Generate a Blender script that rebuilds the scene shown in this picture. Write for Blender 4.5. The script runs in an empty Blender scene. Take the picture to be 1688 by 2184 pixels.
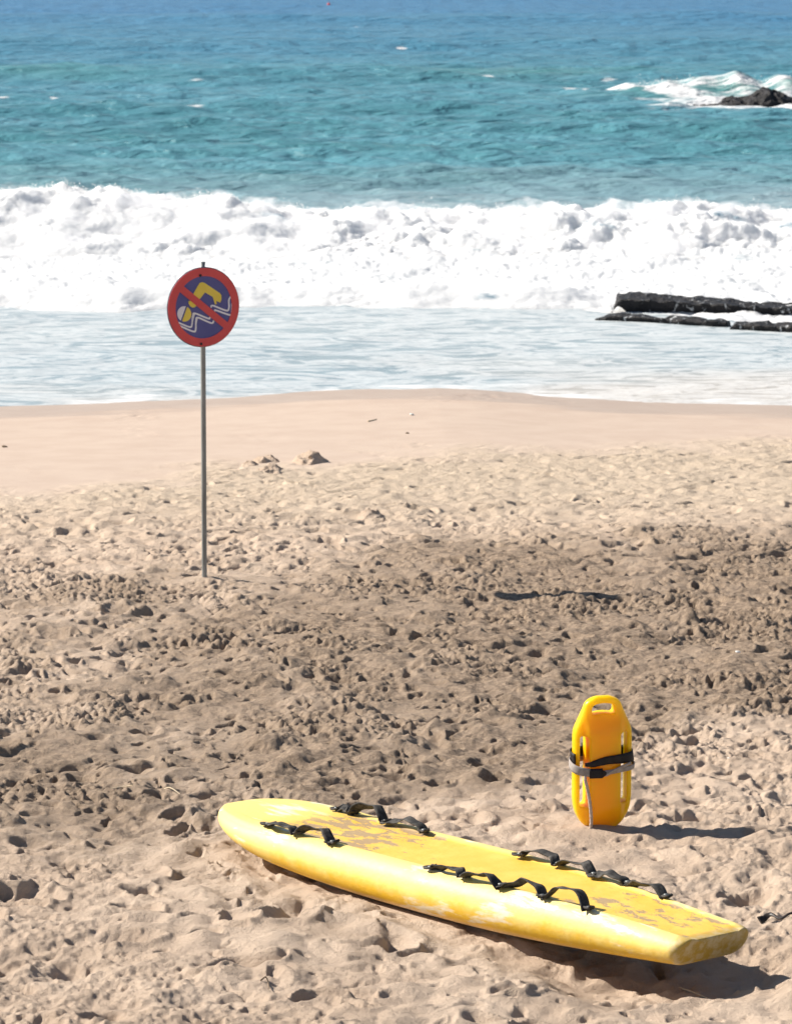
import bpy, bmesh, math, random
import numpy as np
from mathutils import Vector, Matrix

random.seed(7)
rng = np.random.default_rng(11)
scene = bpy.context.scene
col = scene.collection

# ---------------------------------------------------------------- camera, sky, sun, exposure
F, CX, CY = 6730.0, 844.0, 1092.0            # focal length and centre, in units of a 1688 px wide picture
PITCH = math.atan((CY + 180.0) / F)
HS = 5.53                                    # eye height above the sea
cam_d = bpy.data.cameras.new('camera')
cam = bpy.data.objects.new('camera', cam_d)
col.objects.link(cam)
cam.location = (0, 0, HS)
cam.rotation_euler = (math.pi / 2 - PITCH, 0, 0)
cam_d.sensor_fit = 'HORIZONTAL'
cam_d.sensor_width = 24.0
cam_d.lens = 24.0 * F / 1688.0
cam_d.clip_start = 0.5
cam_d.clip_end = 20000
cam_d.dof.use_dof = True
cam_d.dof.focus_distance = 13.6
cam_d.dof.aperture_fstop = 8.5
scene.camera = cam

SUN_EL = math.radians(36.3)
SUN_H = Vector((-0.9505, 0.3107))
to_sun = Vector((SUN_H.x * math.cos(SUN_EL), SUN_H.y * math.cos(SUN_EL), math.sin(SUN_EL)))
world = bpy.data.worlds.new('World')
scene.world = world
world.use_nodes = True
wn = world.node_tree
sky = wn.nodes.new('ShaderNodeTexSky')
sky.sky_type = 'NISHITA'
sky.sun_disc = False
sky.sun_elevation = SUN_EL
sky.sun_rotation = math.atan2(SUN_H.x, SUN_H.y)
sky.altitude = 0
sky.air_density = 1.0
sky.dust_density = 0.4
sky.ozone_density = 1.0
bg = wn.nodes['Background']
bg.inputs['Strength'].default_value = 0.052
wn.links.new(sky.outputs[0], bg.inputs[0])
sun_d = bpy.data.lights.new('sun', 'SUN')
sun_d.energy = 4.6
sun_d.angle = math.radians(0.5)
sun_d.color = (1.0, 0.93, 0.83)
sun = bpy.data.objects.new('sun', sun_d)
col.objects.link(sun)
sun.rotation_euler = (-to_sun).to_track_quat('-Z', 'Y').to_euler()
scene.view_settings.view_transform = 'Standard'
scene.view_settings.look = 'None'
scene.view_settings.gamma = 1.0
scene.view_settings.use_curve_mapping = False
scene.view_settings.exposure = 0.95

# ---------------------------------------------------------------- geometry helpers
R_ = Vector((1, 0, 0))
FW = Vector((0, math.cos(PITCH), -math.sin(PITCH)))
UP = Vector((0, math.sin(PITCH), math.cos(PITCH)))
BETA = math.atan(1272 / F) - math.atan(790 / F)      # slope of the beach
TB = math.tan(BETA)
Z0 = HS - 2.982                                      # height of the beach plane below the eye


def ray(px, py):
    return (R_ * ((px - CX) / F) + UP * ((CY - py) / F) + FW).normalized()


def on_beach(px, py, h=0.0):
    d = ray(px, py)
    t = (Z0 + h - HS) / (d.z + TB * d.y)
    return Vector((0, 0, HS)) + d * t


def on_sea(px, py, z=0.0):
    d = ray(px, py)
    return Vector((0, 0, HS)) + d * ((z - HS) / d.z)


def depth_z(px, py, y):
    """height on the view ray at world distance y"""
    d = ray(px, py)
    return HS + d.z / d.y * y


def grid_mesh(name, X, Y, Z, attrs=None):
    n, m = X.shape
    me = bpy.data.meshes.new(name)
    co = np.stack([X, Y, Z], -1).reshape(-1, 3).astype(np.float32)
    idx = np.arange(n * m).reshape(n, m)
    q = np.stack([idx[:-1, :-1], idx[:-1, 1:], idx[1:, 1:], idx[1:, :-1]], -1).reshape(-1, 4)
    fill(me, co, q)
    for k, v in (attrs or {}).items():
        a = me.attributes.new(k, 'FLOAT', 'POINT')
        a.data.foreach_set('value', v.reshape(-1).astype(np.float32))
    return me


def fill(me, co, q):
    co = np.asarray(co, np.float32)
    q = np.asarray(q, np.int32)
    k = q.shape[1]
    me.vertices.add(len(co))
    me.vertices.foreach_set('co', co.ravel())
    me.loops.add(q.size)
    me.loops.foreach_set('vertex_index', q.ravel())
    me.polygons.add(len(q))
    me.polygons.foreach_set('loop_start', np.arange(0, q.size, k, dtype=np.int32))
    me.polygons.foreach_set('loop_total', np.full(len(q), k, np.int32))
    me.polygons.foreach_set('use_smooth', np.ones(len(q), bool))
    me.update(calc_edges=True)
    me.validate()


def link(name, me, mat=None, parent=None):
    o = bpy.data.objects.new(name, me)
    col.objects.link(o)
    if mat is not None:
        me.materials.append(mat)
    if parent is not None:
        o.parent = parent
    return o


def tag(o, label=None, cat=None, group=None, kind=None):
    if label: o['label'] = label
    if cat: o['category'] = cat
    if group: o['group'] = group
    if kind: o['kind'] = kind
    return o


def empty(name, loc):
    o = bpy.data.objects.new(name, None)
    o.empty_display_size = 0.1
    col.objects.link(o)
    o.location = loc
    return o


def smooth(a, b, x):
    t = np.clip((x - a) / (b - a), 0, 1)
    return t * t * (3 - 2 * t)


PERM = rng.permutation(256).astype(np.int64)
PERM = np.concatenate([PERM, PERM, PERM])
GRAD = rng.normal(size=(256, 3))
GRAD /= np.linalg.norm(GRAD, axis=1)[:, None]


def perlin(x, y, z):
    xi, yi, zi = np.floor(x).astype(np.int64), np.floor(y).astype(np.int64), np.floor(z).astype(np.int64)
    xf, yf, zf = x - xi, y - yi, z - zi
    u, v, w = (t * t * t * (t * (t * 6 - 15) + 10) for t in (xf, yf, zf))
    out = 0
    for dx in (0, 1):
        for dy in (0, 1):
            for dz in (0, 1):
                h = PERM[PERM[PERM[(xi + dx) & 255] + ((yi + dy) & 255)] + ((zi + dz) & 255)]
                g = GRAD[h]
                val = g[..., 0] * (xf - dx) + g[..., 1] * (yf - dy) + g[..., 2] * (zf - dz)
                out = out + val * (u if dx else 1 - u) * (v if dy else 1 - v) * (w if dz else 1 - w)
    return out * 1.5


def fbm(x, y, z, o=4, lac=2.03, gain=0.5, billow=False):
    s, a, t = 0, 1.0, 0
    for k in range(o):
        n = perlin(x + 17.3 * k, y - 9.1 * k, z + 4.7 * k)
        s = s + a * (np.abs(n) * 2 - 0.5 if billow else n)
        t += a
        a *= gain
        x, y, z = x * lac, y * lac, z * lac
    return s / t


def surface_nets(V, org, h):
    """mesh of the zero level of V (negative inside)"""
    ins = V < 0
    nx, ny, nz = V.shape
    cnt = np.zeros((nx - 1, ny - 1, nz - 1))
    acc = np.zeros((nx - 1, ny - 1, nz - 1, 3))
    C = [(i, j, k) for i in (0, 1) for j in (0, 1) for k in (0, 1)]
    sl = lambda a, c: a[c[0]:nx - 1 + c[0], c[1]:ny - 1 + c[1], c[2]:nz - 1 + c[2]]
    for a in C:
        for ax in range(3):
            if a[ax] == 0:
                b = list(a); b[ax] = 1
                A, B = sl(V, a), sl(V, b)
                cr = (A < 0) != (B < 0)
                t = np.where(cr, A / np.where(A - B == 0, 1, A - B), 0)
                cnt += cr
                for q in range(3):
                    acc[..., q] += np.where(cr, a[q] + (t if q == ax else 0), 0)
    act = cnt > 0
    ids = -np.ones(act.shape, np.int64)
    ids[act] = np.arange(act.sum())
    cell = np.argwhere(act)
    co = np.asarray(org) + (cell + acc[act] / cnt[act][:, None]) * h
    quads = []
    for ax in range(3):
        b = [slice(None)] * 3; c = [slice(None)] * 3
        b[ax], c[ax] = slice(0, -1), slice(1, None)
        d = ins[tuple(b)].astype(int) - ins[tuple(c)].astype(int)
        o1, o2 = [(1, 2), (2, 0), (0, 1)][ax]
        e = np.argwhere(d != 0)
        e = e[(e[:, o1] > 0) & (e[:, o2] > 0) & (e[:, o1] < V.shape[o1] - 1) & (e[:, o2] < V.shape[o2] - 1)]
        def g(p, q):
            f = e.copy(); f[:, o1] -= p; f[:, o2] -= q
            return ids[f[:, 0], f[:, 1], f[:, 2]]
        Q = np.stack([g(1, 1), g(0, 1), g(0, 0), g(1, 0)], 1)
        s = d[e[:, 0], e[:, 1], e[:, 2]]
        Q[s < 0] = Q[s < 0][:, ::-1]
        quads.append(Q)
    return co, np.concatenate(quads)


def catmull(pts, n):
    P = np.array(pts, float)
    P = np.vstack([2 * P[0] - P[1], P, 2 * P[-1] - P[-2]])
    out = []
    segs = len(P) - 3
    for t in np.linspace(0, segs - 1e-9, n):
        i = int(t); f = t - i
        a, b, c, d = P[i:i + 4]
        out.append(0.5 * (2 * b + (c - a) * f + (2 * a - 5 * b + 4 * c - d) * f * f + (3 * b - a - 3 * c + d) * f ** 3))
    return np.array(out)


def tube(path, r, n=10, jitter=0.0):
    """closed tube along a list of points; r a number or a list"""
    P = [Vector(p) for p in path]
    rr = r if hasattr(r, '__len__') else [r] * len(P)
    co, q = [], []
    ref = Vector((0.31, 0.2, 0.93))
    for i, p in enumerate(P):
        t = (P[min(i + 1, len(P) - 1)] - P[max(i - 1, 0)]).normalized()
        a = t.cross(ref)
        if a.length < 1e-3: a = t.cross(Vector((1, 0, 0)))
        a.normalize(); b = t.cross(a)
        for k in range(n):
            an = 2 * math.pi * k / n
            rad = rr[i] * (1 + random.uniform(-jitter, jitter))
            co.append(p + (a * math.cos(an) + b * math.sin(an)) * rad)
    for i in range(len(P) - 1):
        for k in range(n):
            k2 = (k + 1) % n
            q.append((i * n + k, i * n + k2, (i + 1) * n + k2, (i + 1) * n + k))
    c0, c1 = len(co), len(co) + 1
    co += [P[0], P[-1]]
    e = (len(P) - 1) * n
    for k in range(n):
        k2 = (k + 1) % n
        q.append((c0, k2, k, k)); q.append((c1, e + k, e + k2, e + k2))
    bm = bmesh.new()
    vs = [bm.verts.new(c) for c in co]
    for f in q:
        f = list(dict.fromkeys(f))
        fc = bm.faces.new([vs[i] for i in f]); fc.smooth = True
    bmesh.ops.recalc_face_normals(bm, faces=bm.faces)
    return bm


def bm_obj(name, bm, mat, parent=None):
    me = bpy.data.meshes.new(name)
    bm.to_mesh(me); bm.free()
    return link(name, me, mat, parent)


def ribbon(path, side, width, th):
    """strap with a real thickness: path points, per-point side directions, width, thickness"""
    P = [Vector(p) for p in path]
    bm = bmesh.new()
    rows = []
    for i, p in enumerate(P):
        t = (P[min(i + 1, len(P) - 1)] - P[max(i - 1, 0)]).normalized()
        s = Vector(side[i]); s = (s - t * s.dot(t)).normalized()
        n = t.cross(s).normalized()
        w = width[i] if hasattr(width, '__len__') else width
        rows.append([bm.verts.new(p + s * a * w / 2 + n * b * th / 2) for a, b in
                     ((-1, -1), (-0.4, -1.15), (0.4, -1.15), (1, -1), (1, 1), (0.4, 1.15), (-0.4, 1.15), (-1, 1))])
    for a, b in zip(rows[:-1], rows[1:]):
        for k in range(8):
            f = bm.faces.new((a[k], a[(k + 1) % 8], b[(k + 1) % 8], b[k])); f.smooth = True
    bm.faces.new(rows[0][::-1]); bm.faces.new(rows[-1])
    bmesh.ops.recalc_face_normals(bm, faces=bm.faces)
    return bm


# ---------------------------------------------------------------- materials
class Mat:
    def __init__(s, name):
        s.m = bpy.data.materials.new(name); s.m.use_nodes = True
        s.t = s.m.node_tree
        s.b = s.t.nodes['Principled BSDF']

    def n(s, kind, **kw):
        nd = s.t.nodes.new(kind)
        for k, v in kw.items():
            if k.startswith('i_'):
                nd.inputs[k[2:].replace('_', ' ')].default_value = v
            else:
                setattr(nd, k, v)
        return nd

    def l(s, a, b): s.t.links.new(a, b)

    def val(s, x, sock):
        if isinstance(x, (int, float)): sock.default_value = x
        elif isinstance(x, tuple): sock.default_value = x
        else: s.l(x, sock)

    def math(s, op, a, b=0.0, c=None, clamp=False):
        nd = s.n('ShaderNodeMath', operation=op, use_clamp=clamp)
        s.val(a, nd.inputs[0]); s.val(b, nd.inputs[1])
        if c is not None: s.val(c, nd.inputs[2])
        return nd.outputs[0]

    def mix(s, f, a, b):
        nd = s.n('ShaderNodeMix', data_type='RGBA')
        s.val(f, nd.inputs[0])
        s.val(a if not isinstance(a, tuple) else (*a[:3], 1), nd.inputs[6])
        s.val(b if not isinstance(b, tuple) else (*b[:3], 1), nd.inputs[7])
        return nd.outputs[2]

    def coords(s, scale=(1, 1, 1)):
        tc = s.n('ShaderNodeTexCoord')
        mp = s.n('ShaderNodeMapping'); mp.inputs['Scale'].default_value = scale
        s.l(tc.outputs['Object'], mp.inputs[0])
        return mp.outputs[0]

    def noise(s, scale, detail=4, rough=0.55, co=None, dist=0.0):
        nd = s.n('ShaderNodeTexNoise')
        nd.inputs['Scale'].default_value = scale; nd.inputs['Detail'].default_value = detail
        nd.inputs['Roughness'].default_value = rough; nd.inputs['Distortion'].default_value = dist
        s.l(co if co is not None else s.coords(), nd.inputs['Vector'])
        return nd.outputs['Fac']

    def ramp(s, x, a, b):
        nd = s.n('ShaderNodeMapRange', interpolation_type='SMOOTHSTEP')
        s.val(x, nd.inputs[0]); nd.inputs[1].default_value = a; nd.inputs[2].default_value = b
        return nd.outputs[0]

    def attr(s, name):
        return s.n('ShaderNodeAttribute', attribute_name=name).outputs['Fac']

    def bump(s, h, strength, dist, prev=None):
        nd = s.n('ShaderNodeBump'); nd.inputs['Strength'].default_value = strength
        nd.inputs['Distance'].default_value = dist
        s.l(h, nd.inputs['Height'])
        if prev is not None: s.l(prev, nd.inputs['Normal'])
        return nd.outputs[0]

    def set(s, color=None, rough=None, normal=None, spec=None, metal=None):
        if color is not None: s.val((*color, 1) if isinstance(color, tuple) else color, s.b.inputs['Base Color'])
        if rough is not None: s.val(rough, s.b.inputs['Roughness'])
        if normal is not None: s.l(normal, s.b.inputs['Normal'])
        if spec is not None: s.b.inputs['Specular IOR Level'].default_value = spec
        if metal is not None: s.b.inputs['Metallic'].default_value = metal
        return s.m


def mat_sand():
    m = Mat('sand')
    co = m.coords()
    damp, firm = m.attr('damp'), m.attr('firm')
    grain = m.noise(420, 2, 0.6, co)
    mid = m.noise(34, 5, 0.6, co)
    big = m.noise(2.2, 5, 0.6, co)
    dry = m.mix(m.ramp(big, 0.35, 0.68), (0.505, 0.385, 0.29), (0.60, 0.47, 0.362))
    wet = m.mix(m.ramp(mid, 0.32, 0.7), (0.205, 0.150, 0.106), (0.40, 0.298, 0.213))
    dmask = m.ramp(m.math('ADD', damp, m.math('MULTIPLY', m.math('SUBTRACT', mid, 0.5), 0.9)), 0.22, 0.85)
    c = m.mix(dmask, dry, wet)
    c = m.mix(m.attr('pale'), c, m.mix(m.ramp(mid, 0.3, 0.7), (0.50, 0.395, 0.29), (0.60, 0.49, 0.375)))
    c = m.mix(firm, c, m.mix(m.ramp(big, 0.3, 0.7), (0.445, 0.345, 0.278), (0.485, 0.385, 0.312)))
    wetn = m.ramp(m.math('ADD', m.attr('wet'), m.math('MULTIPLY', m.math('SUBTRACT', m.noise(1.0, 3, 0.5, m.coords((0.6, 2.2, 1))), 0.5), 0.8)), 0.35, 0.65)
    fl = m.ramp(m.noise(1.0, 5, 0.7, m.coords((5, 3.2, 4)), 0.8), 0.66, 0.74)
    c = m.mix(m.math('MULTIPLY', m.math('MULTIPLY', fl, firm), 0.28), c, (0.24, 0.17, 0.12))
    c = m.mix(m.math('MULTIPLY', wetn, 0.22), c, (0.27, 0.20, 0.155))
    speck = m.ramp(m.noise(160, 2, 0.5, co), 0.66, 0.74)
    c = m.mix(m.math('MULTIPLY', speck, 0.35), c, (0.10, 0.075, 0.055))
    c = m.mix(m.math('MULTIPLY', m.math('SUBTRACT', grain, 0.5), 0.7, clamp=True), c, (0.75, 0.62, 0.48))
    loose = m.math('SUBTRACT', 1.0, m.math('MULTIPLY', firm, 0.92))
    b1 = m.bump(m.math('MULTIPLY', m.noise(40, 7, 0.74, co), loose), 1.0, 0.022)
    b2 = m.bump(m.math('MULTIPLY', grain, loose), 0.6, 0.003, b1)
    return m.set(c, m.math('SUBTRACT', 0.95, m.math('MULTIPLY', wetn, 0.5)), b2, 0.25)


def foam_layers(m, co, attr):
    cell = m.noise(1.0, 6, 0.66, co, 0.6)
    f = m.math('ADD', m.math('MULTIPLY', attr, 1.25), m.math('MULTIPLY', m.math('SUBTRACT', cell, 0.5), 1.7))
    return m.ramp(f, 0.32, 0.82)


def mat_sea():
    m = Mat('sea_water')
    co = m.coords()
    foam = m.attr('foam'); shallow_sheen = m.attr('shallow_sheen'); deep = m.attr('deep'); green = m.attr('green')
    patch = m.noise(1.0, 4, 0.55, m.coords((0.10, 0.22, 0.2)))
    c = m.mix(m.ramp(patch, 0.35, 0.65), (0.070, 0.215, 0.245), (0.095, 0.26, 0.31))
    c = m.mix(deep, c, (0.052, 0.175, 0.325))
    c = m.mix(green, c, (0.085, 0.235, 0.20))
    c = m.mix(shallow_sheen, c, m.mix(m.ramp(patch, 0.3, 0.7), (0.25, 0.325, 0.36), (0.32, 0.38, 0.40)))
    c = m.mix(m.math('MULTIPLY', m.attr('silt'), m.ramp(patch, 0.35, 0.6)), c, (0.43, 0.40, 0.36))
    fl = foam_layers(m, m.coords((1.1, 3.2, 3.2)), foam)
    lace = m.noise(1.0, 5, 0.7, m.coords((0.7, 1.9, 2.0)), 1.6)
    ring = m.math('SUBTRACT', 1.0, m.math('ABSOLUTE', m.math('MULTIPLY', m.math('SUBTRACT', lace, 0.5), 9.0)), clamp=True)
    ring = m.math('MULTIPLY', m.math('MULTIPLY', m.ramp(ring, 0.0, 0.9), m.ramp(shallow_sheen, 0.35, 0.9)), 0.55)
    fa = m.math('MAXIMUM', fl, ring)
    c = m.mix(fa, c, (0.66, 0.67, 0.675))
    r = m.math('ADD', 0.28, m.math('MULTIPLY', fa, 0.7))
    calm = m.math('MULTIPLY', m.math('SUBTRACT', 1.0, m.math('MULTIPLY', shallow_sheen, 0.85)), m.math('ADD', 0.45, m.math('MULTIPLY', m.noise(1.0, 3, 0.5, m.coords((0.07, 0.16, 0.1))), 1.1)))
    h1 = m.math('MULTIPLY', m.noise(1.0, 6, 0.62, m.coords((2.4, 6.0, 4))), calm)
    h0 = m.math('MULTIPLY', m.noise(1.0, 3, 0.5, m.coords((0.75, 1.3, 1)), 0.3), calm)
    b = m.bump(h0, 1.0, 0.50)
    b = m.bump(h1, 0.6, 0.16, b)
    b = m.bump(m.math('MULTIPLY', m.noise(9.0, 4, 0.6, m.coords((1, 1.6, 1))), 1.0), 0.35, 0.03, b)
    m.set(c, r, b)
    m.b.inputs['IOR'].default_value = 1.333
    m.b.inputs['Specular IOR Level'].default_value = 0.28
    return m.m


def mat_foam():
    m = Mat('sea_foam')
    co = m.coords()
    w = m.attr('water')
    n = m.noise(1.0, 6, 0.68, m.coords((2.0, 3.2, 4.2)), 0.4)
    f = m.ramp(m.math('ADD', w, m.math('MULTIPLY', m.math('SUBTRACT', n, 0.5), 1.3)), 0.45, 0.85)
    c = m.mix(f, (0.67, 0.675, 0.675), (0.20, 0.30, 0.36))
    b = m.bump(m.noise(9, 6, 0.7, co), 0.45, 0.03)
    m.set(c, m.math('SUBTRACT', 0.85, m.math('MULTIPLY', f, 0.5)), b, 0.3)
    m.b.inputs['Subsurface Weight'].default_value = 0.7
    m.b.inputs['Subsurface Radius'].default_value = (1.0, 1.0, 1.0)
    m.b.inputs['Subsurface Scale'].default_value = 0.65
    return m.m


def mat_board():
    m = Mat('board_foam_skin')
    co = m.coords()
    deck = m.attr('deck'); tail = m.attr('tail')
    tc = m.n('ShaderNodeTexCoord'); sp = m.n('ShaderNodeSeparateXYZ'); m.l(tc.outputs['Object'], sp.inputs[0])
    X, Y, Z = sp.outputs
    big = m.noise(2.4, 4, 0.6, co)
    med = m.noise(9, 5, 0.62, co)
    # rail: saturated yellow low down, bleached and rubbed pale on the shoulder
    bleach = m.ramp(m.math('ADD', m.math('MULTIPLY', Z, 8.0), m.math('MULTIPLY', m.math('SUBTRACT', med, 0.5), 1.1)), 0.35, 1.05)
    rail = m.mix(bleach, (0.80, 0.48, 0.010), (0.82, 0.62, 0.19))
    rub = m.ramp(m.math('ADD', m.noise(1.0, 5, 0.65, m.coords((3, 14, 14))), m.math('MULTIPLY', m.math('SUBTRACT', big, 0.5), 0.5)), 0.58, 0.70)
    rail = m.mix(m.math('MULTIPLY', rub, 0.8), rail, (0.82, 0.77, 0.62))
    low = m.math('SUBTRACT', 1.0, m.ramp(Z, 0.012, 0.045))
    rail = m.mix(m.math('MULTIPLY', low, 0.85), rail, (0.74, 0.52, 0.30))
    dk = m.mix(m.ramp(med, 0.3, 0.75), (0.76, 0.45, 0.06), (0.80, 0.53, 0.11))
    # scuffed grey patches, torn along the board
    zone1 = m.math('MULTIPLY', m.ramp(X, -1.05, -0.85), m.math('SUBTRACT', 1.0, m.ramp(X, -0.45, -0.10)))
    zone2 = m.math('MULTIPLY', m.ramp(X, 0.62, 0.95), m.math('SUBTRACT', 1.0, m.ramp(X, 1.30, 1.52)))
    z = m.math('ADD', m.math('MULTIPLY', zone1, 0.19), m.math('ADD', m.math('MULTIPLY', zone2, 0.13), -0.015))
    sc = m.noise(1.0, 6, 0.68, m.coords((9.5, 19, 10)), 0.3)
    scuff = m.math('MULTIPLY', m.ramp(m.math('ADD', sc, z), 0.64, 0.69), deck)
    c = m.mix(deck, rail, dk)
    c = m.mix(m.math('MULTIPLY', scuff, 0.80), c, (0.28, 0.205, 0.15))
    scr = m.ramp(m.noise(1.0, 3, 0.5, m.coords((11, 60, 20)), 0.4), 0.70, 0.74)
    c = m.mix(m.math('MULTIPLY', m.math('MULTIPLY', scr, deck), 0.6), c, (0.33, 0.22, 0.11))
    dirt = m.math('MULTIPLY', tail, m.ramp(m.noise(26, 5, 0.7, co), 0.40, 0.62))
    c = m.mix(m.math('MULTIPLY', tail, 0.85), c, (0.30, 0.195, 0.022))  # darker olive paints the tail end's shade into the colour
    c = m.mix(m.math('MULTIPLY', dirt, 0.45), c, (0.55, 0.50, 0.38))
    b = m.bump(m.noise(38, 5, 0.65, co), 0.35, 0.006)
    b = m.bump(m.math('MULTIPLY', scuff, -1.0), 0.6, 0.002, b)
    return m.set(c, m.math('ADD', 0.42, m.math('MULTIPLY', m.math('MAXIMUM', scuff, med), 0.25)), b, 0.5)


def mat_can():
    m = Mat('can_plastic')
    co = m.coords()
    n = m.noise(9, 4, 0.6, co)
    c = m.mix(m.ramp(n, 0.3, 0.75), (0.93, 0.43, 0.002), (0.95, 0.47, 0.003))
    scr = m.ramp(m.noise(1.0, 4, 0.6, m.coords((30, 30, 7)), 0.5), 0.69, 0.74)
    c = m.mix(m.math('MULTIPLY', scr, 0.55), c, (0.42, 0.15, 0.01))
    tc = m.n('ShaderNodeTexCoord'); sp = m.n('ShaderNodeSeparateXYZ'); m.l(tc.outputs['Object'], sp.inputs[0])
    sandy = m.math('SUBTRACT', 1.0, m.ramp(m.math('ADD', sp.outputs[2], m.math('MULTIPLY', n, 0.06)), 0.03, 0.11))
    c = m.mix(m.math('MULTIPLY', sandy, 0.35), c, (0.50, 0.33, 0.12))
    b = m.bump(m.noise(60, 3, 0.5, co), 0.12, 0.002)
    m.b.inputs['Subsurface Weight'].default_value = 0.75
    m.b.inputs['Subsurface Radius'].default_value = (1.0, 0.9, 0.02)
    m.b.inputs['Subsurface Scale'].default_value = 0.16
    return m.set(c, m.math('ADD', 0.27, m.math('MULTIPLY', n, 0.15)), b, 0.35)


def mat_plain(name, c1, c2, scale, rough, bump=0.0, bd=0.002, spec=0.3, metal=0.0, stretch=(1, 1, 1)):
    m = Mat(name)
    co = m.coords(stretch)
    n = m.noise(scale, 5, 0.62, co)
    b = m.bump(n, bump, bd) if bump else None
    return m.set(m.mix(m.ramp(n, 0.35, 0.68), c1, c2), rough, b, spec, metal)


def mat_rock():
    m = Mat('wet_rock')
    co = m.coords()
    n = m.noise(6, 6, 0.65, co)
    c = m.mix(m.ramp(n, 0.35, 0.7), (0.007, 0.0065, 0.008), (0.025, 0.022, 0.023))
    wt = m.ramp(m.math('ADD', m.noise(1.0, 6, 0.7, m.coords((10, 10, 3.2)), 0.5), m.math('MULTIPLY', m.attr('drip'), 0.12)), 0.66, 0.72)
    c = m.mix(m.math('MULTIPLY', wt, 0.8), c, (0.75, 0.77, 0.78))
    b = m.bump(m.noise(11, 6, 0.7, co), 1.0, 0.07)
    return m.set(c, m.math('ADD', 0.40, m.math('MULTIPLY', n, 0.3)), b, 0.35)


M_SAND = mat_sand()
M_SEA = mat_sea()
M_FOAM = mat_foam()
M_BOARD = mat_board()
M_CAN = mat_can()
M_ROCK = mat_rock()
M_WEB = mat_plain('black_webbing', (0.022, 0.021, 0.020), (0.085, 0.078, 0.07), 45, 0.8, 0.5, 0.003)
M_BLACK = mat_plain('black_nylon', (0.008, 0.007, 0.008), (0.018, 0.015, 0.016), 40, 0.6, 0.3, 0.002)
M_GREY = mat_plain('grey_webbing', (0.27, 0.235, 0.215), (0.37, 0.33, 0.30), 50, 0.85, 0.4, 0.002)
M_ROPE = mat_plain('rope_fibre', (0.42, 0.33, 0.26), (0.58, 0.49, 0.41), 120, 0.9, 0.7, 0.003)
M_STEEL = mat_plain('galvanised_steel', (0.19, 0.20, 0.195), (0.31, 0.325, 0.32), 14, 0.5, 0.15, 0.002, 0.5, 0.35, (1, 1, 0.2))
M_RED = mat_plain('sign_red', (0.66, 0.085, 0.088), (0.72, 0.10, 0.10), 5, 0.45)
M_BLUE = mat_plain('sign_blue', (0.095, 0.100, 0.29), (0.115, 0.118, 0.32), 5, 0.45)
M_YEL = mat_plain('sign_yellow', (0.84, 0.64, 0.09), (0.88, 0.68, 0.12), 5, 0.45)
M_WHITE = mat_plain('sign_white', (0.82, 0.79, 0.84), (0.86, 0.84, 0.86), 5, 0.45)
M_BOLT = mat_plain('dark_bolt', (0.02, 0.02, 0.02), (0.05, 0.05, 0.05), 30, 0.5)
M_TWIG = mat_plain('dry_twig', (0.10, 0.07, 0.045), (0.22, 0.16, 0.10), 40, 0.9, 0.5, 0.003)
M_STRAW = mat_plain('dry_straw', (0.55, 0.45, 0.30), (0.68, 0.58, 0.42), 40, 0.9)
M_SHELL = mat_plain('shell', (0.70, 0.68, 0.62), (0.80, 0.78, 0.74), 30, 0.6)
M_WEED = mat_plain('dark_weed', (0.012, 0.009, 0.009), (0.05, 0.04, 0.035), 30, 0.45, 0.5, 0.004)
M_BUOY = mat_plain('buoy_red', (0.55, 0.03, 0.03), (0.65, 0.05, 0.04), 3, 0.4)

# ---------------------------------------------------------------- board pose (needed by the sand under it)
L, HW = 3.12, 0.29
nose_p = on_beach(508, 1714, 0.178)
tail_p = on_beach(1531, 2006, 0.165)
n_beach = Vector((0, TB, 1)).normalized()
nose_b, tail_b = nose_p - n_beach * 0.178, tail_p - n_beach * 0.127
ax_x = tail_b - nose_b
L = ax_x.length
ax_x.normalize()
ax_y = n_beach.cross(ax_x).normalized()
ax_z = ax_x.cross(ax_y)
mid_p = (nose_b + tail_b) / 2
BM = Matrix((( ax_x.x, ax_y.x, ax_z.x, mid_p.x), (ax_x.y, ax_y.y, ax_z.y, mid_p.y), (ax_x.z, ax_y.z, ax_z.z, mid_p.z), (0, 0, 0, 1)))
BMI = np.array(BM.inverted())
print('BOARD length', round(L, 3), 'mid', mid_p[:], 'dir', ax_x[:])


def board_half(x):                       # half width at x (from -L/2 nose to L/2 tail)
    d = np.clip(x + L / 2, 0, L)
    nose = np.clip(1 - (1 - np.clip(d / 0.60, 0, 1)) ** 2.5, 0, 1) ** 0.50
    tail = 1 - 0.36 * smooth(0.50, 1.05, d / L) ** 1.2
    return HW * nose * tail


def board_rocker(x):
    d = np.clip(x + L / 2, 0, L)
    return 0.095 * np.clip(1 - d / 1.35, 0, 1) ** 2 + 0.05 * np.clip(1 - d / 0.7, 0, 1) ** 2 + 0.05 * np.clip((d - L + 1.2) / 1.2, 0, 1) ** 2


def board_thick(x):
    d = np.clip(x + L / 2, 0, L)
    top = 0.195 + 0.035 * np.clip(1 - d / 0.7, 0, 1) ** 2 - 0.042 * np.clip((d - L + 1.2) / 1.2, 0, 1) ** 2
    return (top - board_rocker(x)) * (0.80 + 0.20 * np.clip(d / 0.5, 0, 1))


can_p = on_beach(1281, 1776)
pole_p = on_beach(436, 1239)

# ---------------------------------------------------------------- beach
RS = 0.0125
RX0, RY0, RNX, RNY = -6.0, 8.0, 960, 2320        # wraps every 12 m by 29 m


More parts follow.
